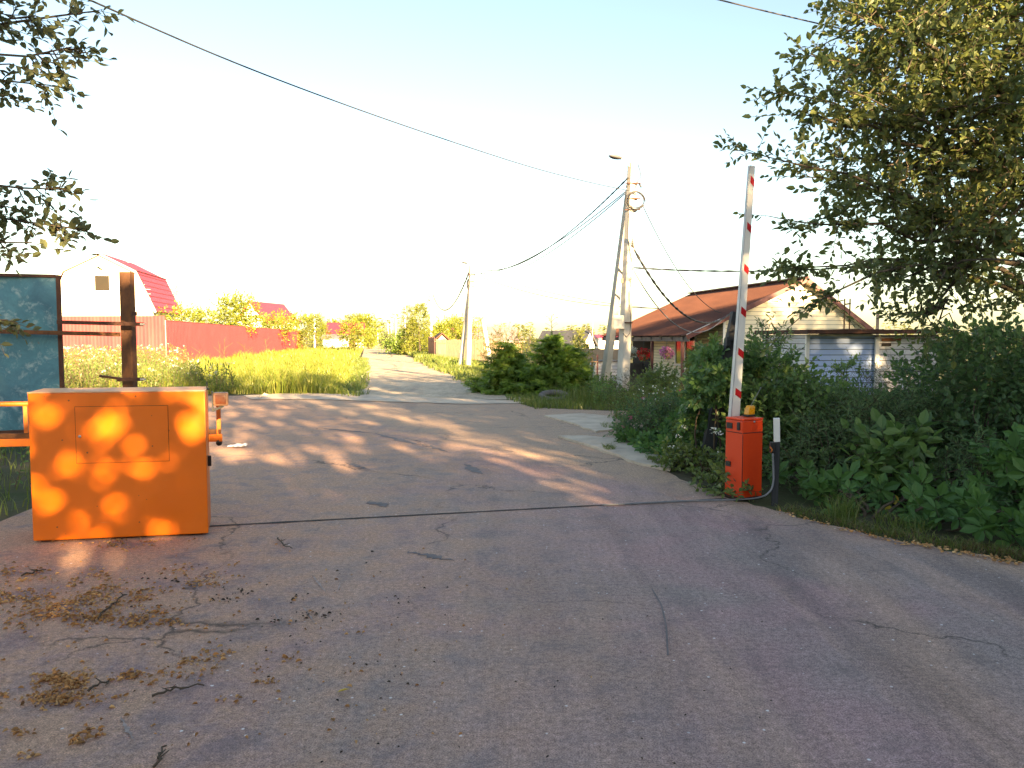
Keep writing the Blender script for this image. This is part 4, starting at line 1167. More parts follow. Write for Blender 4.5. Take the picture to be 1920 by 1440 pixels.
def wire(label, p0, p1, sag, r, m='cable', n=40, twist=0, name='overhead_cable', dirs=None):
    p0, p1 = Vector(p0), Vector(p1)
    P = np.array([list(p0.lerp(p1, t) - ez*(sag*4*t*(1-t))) for t in np.linspace(0, 1, n)])
    mb = MB()
    if twist:
        for s in (0, math.pi):
            ph = np.linspace(0, twist*2*math.pi, n) + s
            Q2 = P.copy(); Q2[:, 2] += np.sin(ph)*r*.9; Q2[:, 0] += np.cos(ph)*r*.9
            mb.tube(Q2, r, 5)
    else: mb.tube(P, r, 6)
    o = mb.build(name, M[m], None, True, 0, p0)
    tag(o, label, 'cable', 'overhead cables')
w_l = at(180, 0, 7.0)
top1 = at(1178, 357, b1.y-.1)
ext = w_l + (w_l - at(560, 158, 11.0))*.9
P = [ext, w_l, at(280, 53, 7.75), at(380, 96, 8.6), at(560, 165, 10.4), at(720, 223, 12.4), at(860, 270, 14.4), at(1000, 316, 16.9), at(1145, 352, 19.9), top1]
pp = np.array([list(p) for p in P]); tt = np.concatenate([[0], np.cumsum(np.linalg.norm(np.diff(pp, axis=0), axis=1))])
ts = np.linspace(0, tt[-1], 60); ps = np.stack([np.interp(ts, tt, pp[:, k]) for k in range(3)], 1)
for _ in range(25): ps[1:-1] = (ps[:-2] + 2*ps[1:-1] + ps[2:])/4
tag(MB().tube(ps, .0095, 6).build('overhead_cable', M['cable'], None, True, 0, P[1]), 'long grey cable swooping from the upper left corner to the tall pole', 'cable', 'overhead cables')
wire('cable crossing the upper right sky into the tree', at(1240, -28, 9.0), at(1760, 92, 12.5), .03, .009, 'cable')
wire('second cable just inside the top edge beside the tree', at(1480, -22, 9.0), at(1720, 40, 10.5), .02, .008, 'cable')
wire('thick twisted cable from the tall pole to the strutted far pole', at(1178, 333, b1.y-.1), at(890, 502, b2.y), .95, .016, 'cable', 60, 30)
wire('thin cable, upper of the pair beside the twisted cable', at(1172, 360, b1.y-.1), at(892, 514, b2.y), .55, .015, 'cable')
wire('thin cable, lower of the pair beside the twisted cable', at(1172, 363, b1.y-.1), at(940, 517, b2.y-1), .35, .015, 'cable')
wire('twisted cable from the strutted far pole to the pale pole', at(881, 506, b2.y), at(812, 553, b3.y), 1.9, .03, 'cable', 40, 20)
wire('thin cable from the far pole, upper of two reaching the cottage', at(890, 508, b2.y), at(1250, 580, 36), .35, .016)
wire('thin cable from the far pole, lower of two reaching the cottage', at(890, 515, b2.y), at(1235, 578, 34), .45, .018)
wire('far thin cable dropping from the pale pole into the thujas', at(808, 550, b3.y), at(786, 598, 120), .2, .03)
rp1 = H(-3.0, -.25, roofz(-3.0)-.05)
wire('thick black cable from the tall pole to the cottage porch', at(1185, 460, b1.y-.1), H(-2.95, -.32, roofz(-2.95)+.10), 1.05, .022, 'cable', 40, 12)
wire('pale cable sagging lowest from the tall pole to the porch', at(1186, 503, b1.y-.1), H(-3.3, -.34, roofz(-3.3)+.02), 1.0, .016, 'cable_grey')
wire('thin cable dropping steeply from the coil to the cottage roof', at(1205, 385, b1.y-.1), H(-3.05, .3, roofz(-3.05)+.14), .55, .012)
wire('thin level cable from the tall pole to the tree', at(1188, 502, b1.y-.1), at(1750, 488, 17), .16, .014, 'cable', 40, 9)
wire('faint thin cable passing above the right tree trunk', at(1700, 262, 13), at(1960, 264, 9), .02, .008)

# ================================================================== TREES
def limb_tree(name, label, base, trunk_top, r0, sprays, g, leaf, tmpl=OVATE, nl=9, tw_len=.45, tw_gap=.10, fork=.45, blobs=(), n_blob=0, group=None, stem_r=.004, twig_side=.55, droop=.1):
    """tree with explicit limbs: sprays = [(tip, bow, spread radius)]; leafy side twigs clothe the outer part of each limb"""
    base = Vector(base)
    root = thing(name, label, 'tree', base, group)
    tb, cr = MB(), MB()
    tp = curve_pts(base - ez*.2, trunk_top, 12, (rng.normal()*.15, rng.normal()*.15, 0), .03)
    tb.tube(tp, np.linspace(r0, r0*.35, 12), 10)
    for tip, bow, side in sprays:
        tip = np.array(list(tip))
        k = min(11, max(2, int(11*np.clip((tip[2]-base.z)/(trunk_top[2]-base.z)*.8, .2, 1))))
        p0 = tp[k]
        L_ = np.linalg.norm(tip-p0)
        P = curve_pts(p0, tip, 14, (0, 0, bow), .03*L_/4)
        tb.tube(P, np.linspace(max(.02, r0*.28), .004, 14), 6)
        # secondary twigs along the outer 70 %
        t = rng.uniform(fork*.55, 1.0, int(L_/tw_gap))
        org = np.stack([np.interp(t*13, np.arange(14), P[:, q]) for q in range(3)], 1)
        d = unit(tip - p0)[None] * .8 + rng.normal(size=(len(t), 3)) * .75
        ln = side * rng.uniform(.35, 1.1, len(t)) * (1.25 - t*.75)
        e = org + unit(d) * ln[:, None]; e[:, 2] -= droop*ln
        stems(tb, org, e, .006)
        m_ = 3
        for j in range(m_):
            f = (j+.7)/m_
            o2 = org + (e-org)*f
            d2 = unit(d)*.8 + rng.normal(size=d.shape)*.55
            twigs(cr, o2, d2, tw_len*rng.uniform(.5, 1.1, len(o2)), nl, leaf, tmpl, 0, 1, .9, droop, stem_r, .8)
        twigs(cr, P[-3:], unit(P[-3:]-P[-4:-1]), tw_len*.9, nl, leaf, tmpl, 0, 1, .9, droop, stem_r, .8)
    for c, r, n in blobs:
        p, d = in_blob(n, c, r, .5)
        d = d*.6 + rng.normal(size=d.shape)*.6
        twigs(cr, p, d, tw_len*rng.uniform(.6, 1.2, n), nl, leaf, tmpl, 0, 1, .9, droop, stem_r, .8)
        # supporting branch
        k = 4 + int(rng.integers(0, 6))
        tb.tube(curve_pts(tp[k], c, 8, (0, 0, .3), .06), np.linspace(r0*.25, .012, 8), 6)
        for q in range(6):
            e = np.array(c) + rng.normal(size=3)*np.array(r)*.5
            tb.tube(curve_pts(c, e, 5, (0,0,.1), .05), np.linspace(.018, .005, 5), 5)
    tb.build('trunk', M['bark'], root, True)
    cr.build('crown', [g, M['twig']], root)
    return root

# ---- the big tree at the right edge
def A3(px, py, Y): p = at(px, py, Y); return (p.x, p.y, p.z)
rt_base = Vector((7.6, 9.6, -.05))
sprays = [(A3(1402, 285, 8.2), .25, .55), (A3(1520, 105, 8.6), .1, .55), (A3(1468, 215, 8.4), .2, .5), (A3(1440, 405, 8.3), .2, .42), (A3(1455, 170, 8.4), .2, .42), (A3(1490, 330, 8.4), .2, .4),
          (A3(1470, 500, 8.6), .55, .2), (A3(1575, 170, 8.2), .2, .45), (A3(1610, 30, 8.5), .0, .6), (A3(1478, 615, 8.0), 1.0, .22),
          (A3(1530, 300, 9.4), .3, .6)]
blobs = [(A3(1700, 330, 8.9), (.55, .8, .45), 70), (A3(1700, 120, 9.0), (.7, 1.0, .7), 180), (A3(1800, 60, 9.4), (.9, 1.1, .9), 220), (A3(1780, 250, 9.0), (.75, 1.0, .55), 170),
         (A3(1880, 180, 8.8), (.75, 1.0, .7), 180), (A3(1745, 440, 8.9), (.55, .9, .4), 90), (A3(1830, 400, 9.0), (.8, 1.0, .5), 110), (A3(1760, 520, 8.8), (.75, .9, .25), 60),
         (A3(1740, 590, 8.8), (.5, .6, .2), 34), (A3(1880, 320, 9.5), (.7, 1, .5), 120), (A3(1650, 40, 8.9), (.5, .7, .6), 130), (A3(1900, 40, 9), (.9, 1, .8), 240),
         (A3(1690, 215, 9.0), (.35, .6, .3), 40), (A3(1870, 440, 9.6), (.6, .8, .35), 50), (A3(2050, 250, 9.5), (1.3, 1.3, 1.6), 300), (A3(2000, -150, 9.5), (2.0, 1.4, 1.2), 400), (A3(1720, -80, 9.2), (1.0, 1.0, .8), 200)]
limb_tree('broadleaf_tree', 'large leafy tree leaning over the hedge with dark fine branches', rt_base, (7.5, 9.6, 8.5), .17, sprays, G['tree'], .090, blobs=blobs, nl=8, tw_len=.40, tw_gap=.20)
# sunlit pinkish bare boughs of that tree read at the edge
# ---- branches of the tree at the left edge
lt_base = Vector((-6.9, 4.2, -.02))
ls = [(A3(135, 88, 4.9), .2, .28), (A3(95, 160, 5.0), .25, .25), (A3(60, 30, 4.8), .1, .3), (A3(20, 120, 4.7), .2, .3), (A3(155, 430, 4.8), .35, .16), (A3(115, 355, 4.9), .3, .18),
      (A3(60, 455, 4.7), .3, .18), (A3(30, 390, 4.7), .3, .28), (A3(185, 20, 5.2), .0, .16), (A3(110, -10, 5.0), .0, .15), (A3(15, 180, 4.8), .2, .12), (A3(14, 600, 5.2), .3, .05)]
limb_tree('broadleaf_tree', 'tree off the left edge reaching in with drooping leafy branches', lt_base, (-6.8, 4.3, 6.5), .13, ls, G['tree2'], .064, nl=4, tw_len=.20, tw_gap=.30, fork=1.4, stem_r=.0025, droop=.35)

# ---- trees behind the photographer that throw the evening shade and its dapples
def plain_tree(name, label, base, h, rad, g, leaf, n, tmpl=OVATE, group=None, conic=False, trunk=.12, low=.3, nl=5, tl=.6, shape=None):
    base = Vector(base)
    root = thing(name, label, 'tree', base, group)
    tb, cr = MB(), MB()
    tp = curve_pts(base - ez*.2, base + ez*h*.93, 9, (rng.normal()*rad*.05, 0, 0), rad*.02)
    tb.tube(tp, np.linspace(trunk, trunk*.15, 9), 8)
    if conic:
        z = rng.uniform(0, 1, n)**1.25
        a = rng.uniform(0, 2*math.pi, n); rr = rad*(1-z)**.85*(.35+.65*rng.uniform(0, 1, n)**.5) + .04*rad
        p = np.stack([base.x + rr*np.cos(a), base.y + rr*np.sin(a), base.z + h*(low + (1-low)*z)], 1)
        d = np.stack([np.cos(a), np.sin(a), np.full(n, .35)], 1)
    else:
        ps, ds = [], []
        nb = 11
        for i in range(nb):
            f = (i+.5)/nb
            a = i*2.4 + rng.normal()*.4
            zz = low + (1-low)*f*.92
            R = rad*math.sin(math.pi*min(.97, max(.14, .12+.8*f)))
            c = np.array([base.x + R*.55*math.cos(a), base.y + R*.55*math.sin(a), base.z + h*zz])
            r = np.array([R*.6, R*.6, h*(1-low)*.16+.1*R])*rng.uniform(.8, 1.15)
            q, dd = in_blob(n//nb, c, r, .5); ps.append(q); ds.append(dd)
            tb.tube(curve_pts(tp[min(7, 2+int(f*6))], c, 6, (0,0,.05*h*.3), rad*.02), np.linspace(trunk*.35, trunk*.06, 6), 5)
        p, d = np.concatenate(ps), np.concatenate(ds); d = d + np.array([0, 0, .25])
    k = p[:, 2] > base.z + .05
    p, d = p[k], d[k]
    twigs(cr, p, d + rng.normal(size=d.shape)*.4, tl*rng.uniform(.6, 1.2, len(p)), nl, leaf, tmpl, 0, 1, .9, .12, leaf*.03, .6)
    tb.build('trunk', M['bark'], root, True)
    cr.build('crown', [g, M['twig']], root)
    return root
SH = Vector((0.44, -0.90, 0)); SR = Vector((.90, .44, 0))
shade_specs = [(-5.5, 14, 9.8, 2.3, 800, .3), (-1.6, 14.5, 11.2, 2.5, 980, .3), (2.2, 14, 12.2, 2.7, 780, .3), (6.0, 15, 12.4, 2.9, 900, .3), (10.2, 14.5, 10.6, 3.4, 1000, .42), (15, 15, 13.4, 3.5, 2600, .08), (19.6, 16, 13.6, 3.5, 2400, .08), (24.2, 15, 12.5, 3.4, 2200, .08), (28.6, 16, 12.8, 3.4, 2000, .08),
               (12.6, 19, 12.4, 3.2, 1100, .3), (17.4, 19, 14.2, 3.2, 1800, .08), (22, 19, 13.6, 3.2, 1800, .08), (26.4, 19, 12.4, 3.2, 1600, .08), (8.0, 18.5, 9.5, 3.0, 500, .45)]
shade_specs += [(-7 + 2.6*k, 12.5 + (k % 2), 6.2 - .3*(k % 3), 2.4, 1100, .02) for k in range(9)] + [(-6 + 2.3*k, 9.6 + .6*(k % 2), 4.3 - .2*(k % 2), 2.1, 1000, .02) for k in range(11)]  # unseen understory rows, added to close sun gaps on the foreground
for i, (t, s, h, r, n, lw) in enumerate(shade_specs):
    p = SR*t + SH*s
    plain_tree('shade_tree', 'unseen tree behind the viewer, of the rows that shade the yard', (p.x, p.y, 0), h, r, G['tree'], .29, n, group='row of trees behind the viewer', trunk=.2, low=lw, nl=5, tl=.7)

# ---- spruces by the lane mouth
def spruce(label, base, h, rad, g=G['spruce'], leader=0, lean=(0, 0), layers=24, size=.26, group=None, name='spruce', dens=1.0):
    base = Vector(base)
    root = thing(name, label, 'tree', base, group)
    tb, cr = MB(), MB()
    top = base + Vector((lean[0], lean[1], h))
    tb.tube(curve_pts(base - ez*.1, top, 8), np.linspace(.07*h/3, .008, 8), 7)
    for i in range(layers):
        f = i/layers
        z = h*(.03 + .95*f); R = rad*(1 - f)**.75*rng.uniform(.8, 1.15)
        nb = int((5 + 9*(1-f))*dens)
        for j in range(nb):
            a = rng.uniform(0, 2*math.pi); Rr = R*rng.uniform(.7, 1.12) + .06
            c = np.array([base.x + lean[0]*f, base.y + lean[1]*f, base.z + z])
            tip = c + np.array([Rr*math.cos(a), Rr*math.sin(a), -.06*Rr + rng.normal()*.05 + .10*f*Rr])
            P = curve_pts(c, tip, 6, (0, 0, -.10*Rr))
            tb.tube(P, np.linspace(.012, .003, 6), 4, cap=False)
            m_ = max(4, int(Rr/.075))
            t = np.linspace(.18, 1, m_)
            o_ = np.stack([np.interp(t*5, np.arange(6), P[:, q]) for q in range(3)], 1)
            d = np.tile(unit(tip - c), (m_, 1))
            s = np.cross(d, np.array([0, 0, 1.0])); s = unit(s)
            for sg in (-1, 1):
                dd = d*.75 + s*sg*.75 + rng.normal(size=d.shape)*.22; dd[:, 2] -= .12
                leaves(cr, o_, dd, size*rng.uniform(.6, 1.2, m_)*(1.15-.45*t), FROND, 0, 1.2, d*.7 + np.array([0, 0, 1.0]))
            leaves(cr, o_[-2:], d[-2:] + rng.normal(size=(2,3))*.2, size, FROND, 0, 1.2)
            dn = d*.5 + rng.normal(size=d.shape)*.5; dn[:, 2] -= .5
            leaves(cr, o_, dn, size*.8, FROND, 0, .6, d*1.0 + np.array([0, 0, .6]))
    if leader:
        e = top + Vector((-.03, 0, leader)); tb.tube([top - ez*.1, e], [.014, .004], 5)
        for k in range(12):
            z0 = top.lerp(e, k/12); a = k*2.4
            q = z0 + Vector((math.cos(a)*.28*(1-k/14), math.sin(a)*.28*(1-k/14), .10)); tb.tube([z0, q], [.006, .003], 4)
            if k > 6 or k % 3 == 0: leaves(cr, np.array([list(q)]), np.array([[math.cos(a), math.sin(a), .4]]), .10, FROND)
    tb.build('trunk', M['twig'], root, True)
    cr.build('crown', g, root)
    return root
def gp_(px, py): p = gnd(px, py); return Vector((p.x, p.y, -.01))
zt1 = at(1035, 622, 22.6).z
spruce('big dense spruce with a bare spindly leader beside the tyre', at(1035, 700, 22.6).xy.to_3d(), zt1, 1.28, leader=at(1035, 593, 22.6).z - zt1, layers=25, size=.25)
spruce('lower spreading spruce at the left of the big one', at(952, 700, 23.8).xy.to_3d(), 1.6, 1.15, layers=24, size=.24)
spruce('small spruce at the right foot of the big one', at(1075, 700, 23.4).xy.to_3d(), 1.5, .8, layers=20, size=.23)
zc = at(960, 620, 27).z
shrub('yellow_bush', 'bright yellow-green conifer bush behind the low spruce', 'bush', at(955, 690, 27).xy.to_3d(), [(A3(950, 668, 27), (.85, .8, .95)), (A3(985, 660, 27.3), (.6, .6, .8)), (A3(925, 680, 27), (.5, .5, .6))], 620, 7, .075, LANCE, G['yellowgreen'], .28)
shrub('yellow_bush', 'small pale yellow bush left of the leaning strut', 'bush', at(1090, 690, 29).xy.to_3d(), [(A3(1082, 660, 29), (.35, .4, .55)), (A3(1096, 672, 29), (.4, .4, .5))], 180, 6, .07, OVATE, G['yellowgreen'], .25)

# ---- bushes and trees along the lane and behind the fences
def bush(label, px, pyc, Y, w, h, g, n, leaf, name='bush', cat='bush', tmpl=OVATE, group=None, parts=3):
    c = at(px, pyc, Y); base = Vector((c.x, c.y, 0))
    bl = [((c.x + rng.normal()*w*.22, c.y + rng.normal()*w*.2, max(h*.3, c.z + rng.normal()*h*.12)), (w*rng.uniform(.32, .45), w*.4, h*rng.uniform(.34, .46))) for _ in range(parts)]
    bl.append(((c.x, c.y, c.z), (w*.42, w*.42, h*.46)))
    return shrub(name, label, cat, base, bl, n, 6, leaf, tmpl, g, leaf*3.2, 7, group)
bush('round yellow-green bush rising over the maroon fence', 434, 588, 66, 3.6, 3.8, G['yellowgreen'], 520, .20)
bush('low yellow hedge over the fence beside the gambrel house', 355, 600, 64, 5.0, 2.0, G['yellowgreen'], 420, .19)
bush('yellow bush between the round bush and the hipped roof', 500, 615, 85, 5.5, 2.6, G['yellowgreen'], 380, .22)
bush('yellow bush over the far end of the maroon fence', 555, 612, 100, 5.5, 3.2, G['yellowgreen'], 380, .25)
bush('round sunlit bush in front of the white annex', 660, 629, 92, 3.6, 3.2, G['yellowgreen'], 480, .2)
bush('low yellow bush at the right edge of the lane', 742, 652, 85, 2.6, 1.3, G['yellowgreen'], 200, .16)
bush('dark round bush at the foot of the thujas', 757, 642, 78, 3.0, 2.6, G['spruce'], 380, .17)
bush('small dark bush between the far white poles', 729, 640, 125, 2.6, 2.8, G['sprucefar'], 200, .22)
bush('yellow bush behind the wooden hut', 862, 622, 80, 4.2, 3.0, G['yellowgreen'], 300, .22)
bush('sunlit clump at the meadow edge beside the annex', 692, 636, 120, 3.0, 3.0, G['yellowgreen'], 240, .22)
def ctree(label, px, pyt, Y, rad, g=G['sprucefar'], n=420, leaf=.26, name='conifer', grp=None, trunk=.1, low=.04, tmpl=LANCE):
    t = at(px, pyt, Y); return plain_tree(name, label, (t.x, t.y, 0), t.z, rad, g, leaf, n, tmpl, grp, True, trunk, low, 5, leaf*2.6)
ctree('tall yellow-green thuja left of the pale pole', 788, 570, 76, 1.75, G['yellowgreen'], 900, .20, 'thuja')
ctree('slender conifer behind the tall thuja', 764, 574, 92, 1.5, G['sprucefar'], 520, .2)
ctree('shorter thuja joined to the left of the tall one', 774, 600, 78, 1.5, G['yellowgreen'], 520, .2, 'thuja')
ctree('young spruce at the end of the maroon fence', 592, 590, 96, 2.4, G['yellowgreen'], 640, .24, 'spruce')
ctree('yellow conifer behind the picket fence beside the hut', 855, 596, 88, 1.9, G['yellowgreen'], 420, .24)
ctree('thin birch-like tree before the lilac roof', 897, 596, 80, 1.2, G['yellowgreen'], 260, .2)
ctree('slim far spruce left of the bright red roof', 655, 591, 150, 2.0, G['sprucefar'], 260, .3)
ctree('slim dark far spruce over the bright red roof', 668, 588, 150, 2.2, G['sprucefar'], 260, .3)
ctree('slim spruce right of the gambrel house', 326, 540, 75, .8, G['sprucefar'], 160, .2)
ctree('slim yellow conifer beside the beige fence', 1087, 620, 52, .55, G['yellowgreen'], 260, .12)
for lab, px, pyt, Y, rad in (('tall yellow poplar clump over the lane, right one', 683, 592, 150, 4.2), ('tall yellow poplar clump over the lane, left one', 672, 594, 155, 3.6), ('broad yellow tree left of the bright red roof', 626, 605, 150, 4.5), ('broad yellow tree right of the thujas', 832, 612, 130, 3.5)):
    t = at(px, pyt, Y); plain_tree('broadleaf_tree', lab, (t.x, t.y, 0), t.z, rad, G['yellowgreen'], .38, 520, OVATE, None, False, .18, .1, 5, .9)
# far wood at the end of the lane
fw = MB()
for i in range(230):
    x = rng.uniform(-260, 190); y = rng.uniform(265, 330)
    px = 960 + F*x/y
    h = rng.uniform(6.5, 10.5) if 690 < px < 770 else rng.uniform(4.5, 8)
    n = 90; z = rng.uniform(0, 1, n)**1.1; a = rng.uniform(0, 6.28, n); rr = h*.24*(1-z)**.8
    p = np.stack([x + rr*np.cos(a), y + rr*np.sin(a), h*z], 1)
    leaves(fw, p, np.stack([np.cos(a), np.sin(a), np.full(n, .2)], 1), rng.uniform(.8, 1.6, n), LANCE, 0, .6)
    fw.tube([(x, y, 0), (x, y, h*.9)], [.2, .05], 4, 1)
o = fw.build('far_wood', [G['sprucefar'], M['bark']]); tag(o, 'distant wood of small conifers along the horizon', 'wood', None, 'stuff')

# ================================================================== HEDGE ON THE RIGHT
S_ = shrub
S_('rose_bush', 'dark rose bush with a few pink blooms beside the concrete slabs', 'bush', gp_(1205, 835),
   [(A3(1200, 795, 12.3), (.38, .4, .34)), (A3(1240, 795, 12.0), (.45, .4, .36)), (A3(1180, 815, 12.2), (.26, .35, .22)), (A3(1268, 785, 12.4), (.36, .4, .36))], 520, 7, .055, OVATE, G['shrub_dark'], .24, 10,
   extra=lambda mb: [leaves(mb, *( (lambda pd_: (pd_[0], pd_[1]))(in_blob(9, A3(*q), (.02, .02, .02)))), .022, ROUND, 2, .2) for q in ((1206, 746, 11.8), (1182, 782, 11.8), (1277, 734, 11.9), (1168, 800, 11.9))], mats_extra=[G['rose_fl']])
S_('flower_bed', 'tangled flower bed in front of the cottage porch', 'flowers', gp_(1230, 800),
   [(A3(1225, 755, 15), (.45, .6, .26)), (A3(1180, 762, 16), (.45, .5, .24)), (A3(1270, 755, 14.5), (.4, .5, .30)), (A3(1303, 745, 14), (.28, .5, .42))], 460, 7, .07, LANCE, G['weed'], .26, 12,
   extra=lambda mb: [leaves(mb, *in_blob(70, A3(1250, 742, 14.2), (.7, .3, .25)), .035, ROUND, 2, .8)], mats_extra=[G['white_fl']])
S_('dry_bush', 'brownish dry bush in front of the dark porch', 'bush', at(1185, 740, 19).xy.to_3d(), [(A3(1188, 728, 19), (.5, .5, .3)), (A3(1212, 728, 18), (.4, .5, .28))], 220, 4, .05, LANCE, leafmat('dusty_leaf', [(.13, .10, .07), (.09, .09, .045), (.16, .12, .09)], .2), .4, 14)
S_('garden_shrub', 'pale green garden shrub under the pink petunias', 'bush', at(1232, 740, 17).xy.to_3d(), [(A3(1240, 720, 17), (.32, .4, .34)), (A3(1222, 728, 17.3), (.35, .4, .25))], 220, 6, .085, OVATE, G['weed'], .28, 9)
S_('creeper', 'lush creeper climbing the black leaning timber', 'creeper', gp_(1340, 872),
   [(A3(1342, 690, 9.75), (.17, .2, .17)), (A3(1328, 725, 9.75), (.2, .2, .2)), (A3(1352, 725, 9.6), (.17, .2, .2)), (A3(1336, 665, 10.25), (.14, .2, .10)), (A3(1398, 715, 10.3), (.2, .2, .25)), (A3(1390, 800, 10.0), (.2, .2, .28)), (A3(1305, 770, 10.3), (.16, .2, .2)), (A3(1405, 690, 10.3), (.18, .2, .16))],
   330, 4, .095, PALM, G['vine'], .17, 8, flat=.5, droop=.35, nrm=(-.2, -.8, .7))
S_('creeper', 'pale sunlit creeper spilling over the porch corner', 'creeper', at(1325, 760, 13).xy.to_3d(), [(A3(1335, 662, 12.6), (.2, .3, .14)), (A3(1322, 690, 12.6), (.18, .3, .25)), (A3(1345, 720, 12.4), (.25, .3, .4))], 170, 4, .11, PALM, G['weed'], .22, 8, flat=.5, droop=.3)
S_('ground_creeper', 'dark creeper patch spreading over the slabs at the bed edge', 'creeper', gp_(1235, 845),
   [(A3(1195, 830, 12.0), (.28, .35, .12)), (A3(1235, 842, 11.2), (.30, .35, .14)), (A3(1272, 850, 10.6), (.26, .3, .18)), (A3(1288, 815, 11.3), (.26, .3, .24))], 190, 3, .12, PALM, G['ground_vine'], .16, 6, flat=1.1, droop=.2, nrm=(-.2, -.6, .9))
S_('weed_clump', 'white flowered weeds around the foot of the leaning timber', 'weeds', gp_(1330, 890),
   [(A3(1290, 872, 9.6), (.26, .25, .17)), (A3(1335, 905, 8.85), (.24, .2, .10)), (A3(1366, 893, 8.5), (.12, .15, .24)), (A3(1288, 830, 10.7), (.2, .25, .26)), (A3(1262, 862, 9.9), (.2, .25, .14))], 400, 6, .065, OVATE, G['weed'], .18, 12,
   extra=lambda mb: [leaves(mb, *in_blob(14, A3(x, y, Y), (.045, .045, .012)), .02, ROUND, 2, 1.5) for x, y, Y in ((1336, 805, 8.9), (1340, 812, 8.9), (1260, 838, 9.6), (1284, 800, 9.5), (1348, 850, 8.8), (1365, 836, 8.7), (1272, 818, 9.6), (1350, 812, 8.9))], mats_extra=[G['white_fl']])
S_('cabinet_weeds', 'leafy weeds grown against the left side of the barrier cabinet', 'weeds', gp_(1376, 926),
   [(A3(1370, 905, 8.15), (.15, .12, .16)), (A3(1385, 925, 7.9), (.13, .08, .07)), (A3(1345, 915, 8.4), (.2, .15, .12))], 120, 5, .07, OVATE, G['weed'], .16, 6)
S_('elder_shrub', 'broad leafy shrub rising behind the barrier cabinet', 'bush', gp_(1460, 910),
   [(A3(1440, 725, 10.2), (.45, .5, .42)), (A3(1500, 765, 10.3), (.5, .5, .36)), (A3(1480, 790, 9.6), (.5, .5, .5)), (A3(1540, 790, 10.0), (.5, .5, .4)), (A3(1425, 800, 9.5), (.3, .4, .5)), (A3(1560, 775, 10.6), (.3, .4, .2)), (A3(1420, 690, 10.5), (.3, .3, .3))], 1250, 7, .075, OVATE, G['shrub'], .32, 14)
S_('willow_shrub', 'narrow-leaved shrub in the middle of the hedge', 'bush', gp_(1600, 930),
   [(A3(1560, 850, 8.7), (.45, .4, .42)), (A3(1620, 820, 8.9), (.45, .45, .5)), (A3(1500, 880, 8.5), (.28, .3, .32)), (A3(1650, 800, 9.4), (.5, .5, .3)), (A3(1580, 800, 9.3), (.5, .5, .32)), (A3(1710, 800, 9.2), (.5, .5, .4))], 1300, 8, .075, LANCE, G['willow'], .30, 14)
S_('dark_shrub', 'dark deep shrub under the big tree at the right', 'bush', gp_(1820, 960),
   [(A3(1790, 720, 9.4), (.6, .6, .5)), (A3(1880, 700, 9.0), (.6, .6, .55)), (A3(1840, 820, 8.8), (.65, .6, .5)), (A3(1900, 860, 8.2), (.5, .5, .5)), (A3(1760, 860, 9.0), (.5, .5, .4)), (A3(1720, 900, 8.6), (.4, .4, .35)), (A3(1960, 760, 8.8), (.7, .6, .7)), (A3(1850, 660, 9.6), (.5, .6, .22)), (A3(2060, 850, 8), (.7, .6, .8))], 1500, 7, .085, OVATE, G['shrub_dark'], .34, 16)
S_('edge_shrub', 'leafy shrub continuing the hedge past the right edge', 'bush', Vector((6.6, 6.6, -.02)), [((6.3, 6.9, .6), (.7, .6, .7)), ((7.1, 6.3, .7), (.7, .6, .8)), ((7.9, 5.4, .55), (.7, .6, .6)), ((7.0, 7.8, 1.1), (.9, .7, .9))], 620, 7, .085, OVATE, G['shrub'], .34, 12)
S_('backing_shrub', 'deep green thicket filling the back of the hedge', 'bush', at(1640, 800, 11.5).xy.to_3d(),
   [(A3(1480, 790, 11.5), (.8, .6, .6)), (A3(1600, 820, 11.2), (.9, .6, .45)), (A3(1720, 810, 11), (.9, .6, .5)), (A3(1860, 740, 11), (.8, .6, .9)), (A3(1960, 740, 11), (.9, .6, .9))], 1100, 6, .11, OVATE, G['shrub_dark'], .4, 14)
S_('goldenrod', 'upright stalk clump with fading leaves left of the blue shed', 'weeds', at(1436, 700, 11.8).xy.to_3d(), [(A3(1437, 640, 11.8), (.14, .14, .40)), (A3(1425, 665, 11.8), (.16, .14, .3)), (A3(1455, 660, 12), (.2, .14, .25))], 90, 7, .085, LANCE, G['willow'], .26, 8)
S_('dry_thicket', 'leafless twiggy thicket in front of the shed wall', 'bush', at(1640, 760, 13.4).xy.to_3d(), [(A3(1620, 728, 13.4), (.45, .3, .28)), (A3(1680, 725, 13.4), (.45, .3, .30))], 360, 2, .04, LANCE, G['shrub_dark'], .5, 12)
S_('vine_bush', 'small leafy bush against the blue shed boards', 'bush', at(1590, 730, 13.6).xy.to_3d(), [(A3(1588, 692, 13.6), (.2, .3, .10)), (A3(1570, 752, 13.3), (.35, .3, .25)), (A3(1700, 700, 13), (.3, .3, .10))], 190, 6, .075, OVATE, G['shrub'], .2, 7)
S_('nettle_clump', 'tall plant with big pointed leaves in front of the dark hedge', 'weeds', gp_(1665, 955),
   [(A3(1665, 880, 7.9), (.20, .2, .30)), (A3(1690, 850, 8.0), (.22, .2, .3)), (A3(1640, 900, 7.9), (.2, .2, .18)), (A3(1645, 840, 8.2), (.18, .2, .2))], 90, 6, .15, OVATE, G['shrub'], .42, 7, flat=.5, droop=.5)
S_('fern_clump', 'fine pale weeds in front of the dark shrub', 'weeds', gp_(1800, 970), [(A3(1790, 900, 7.7), (.24, .2, .26)), (A3(1830, 880, 7.7), (.2, .2, .3)), (A3(1840, 950, 7.0), (.2, .15, .2))], 150, 8, .07, LANCE, G['willow'], .26, 8)
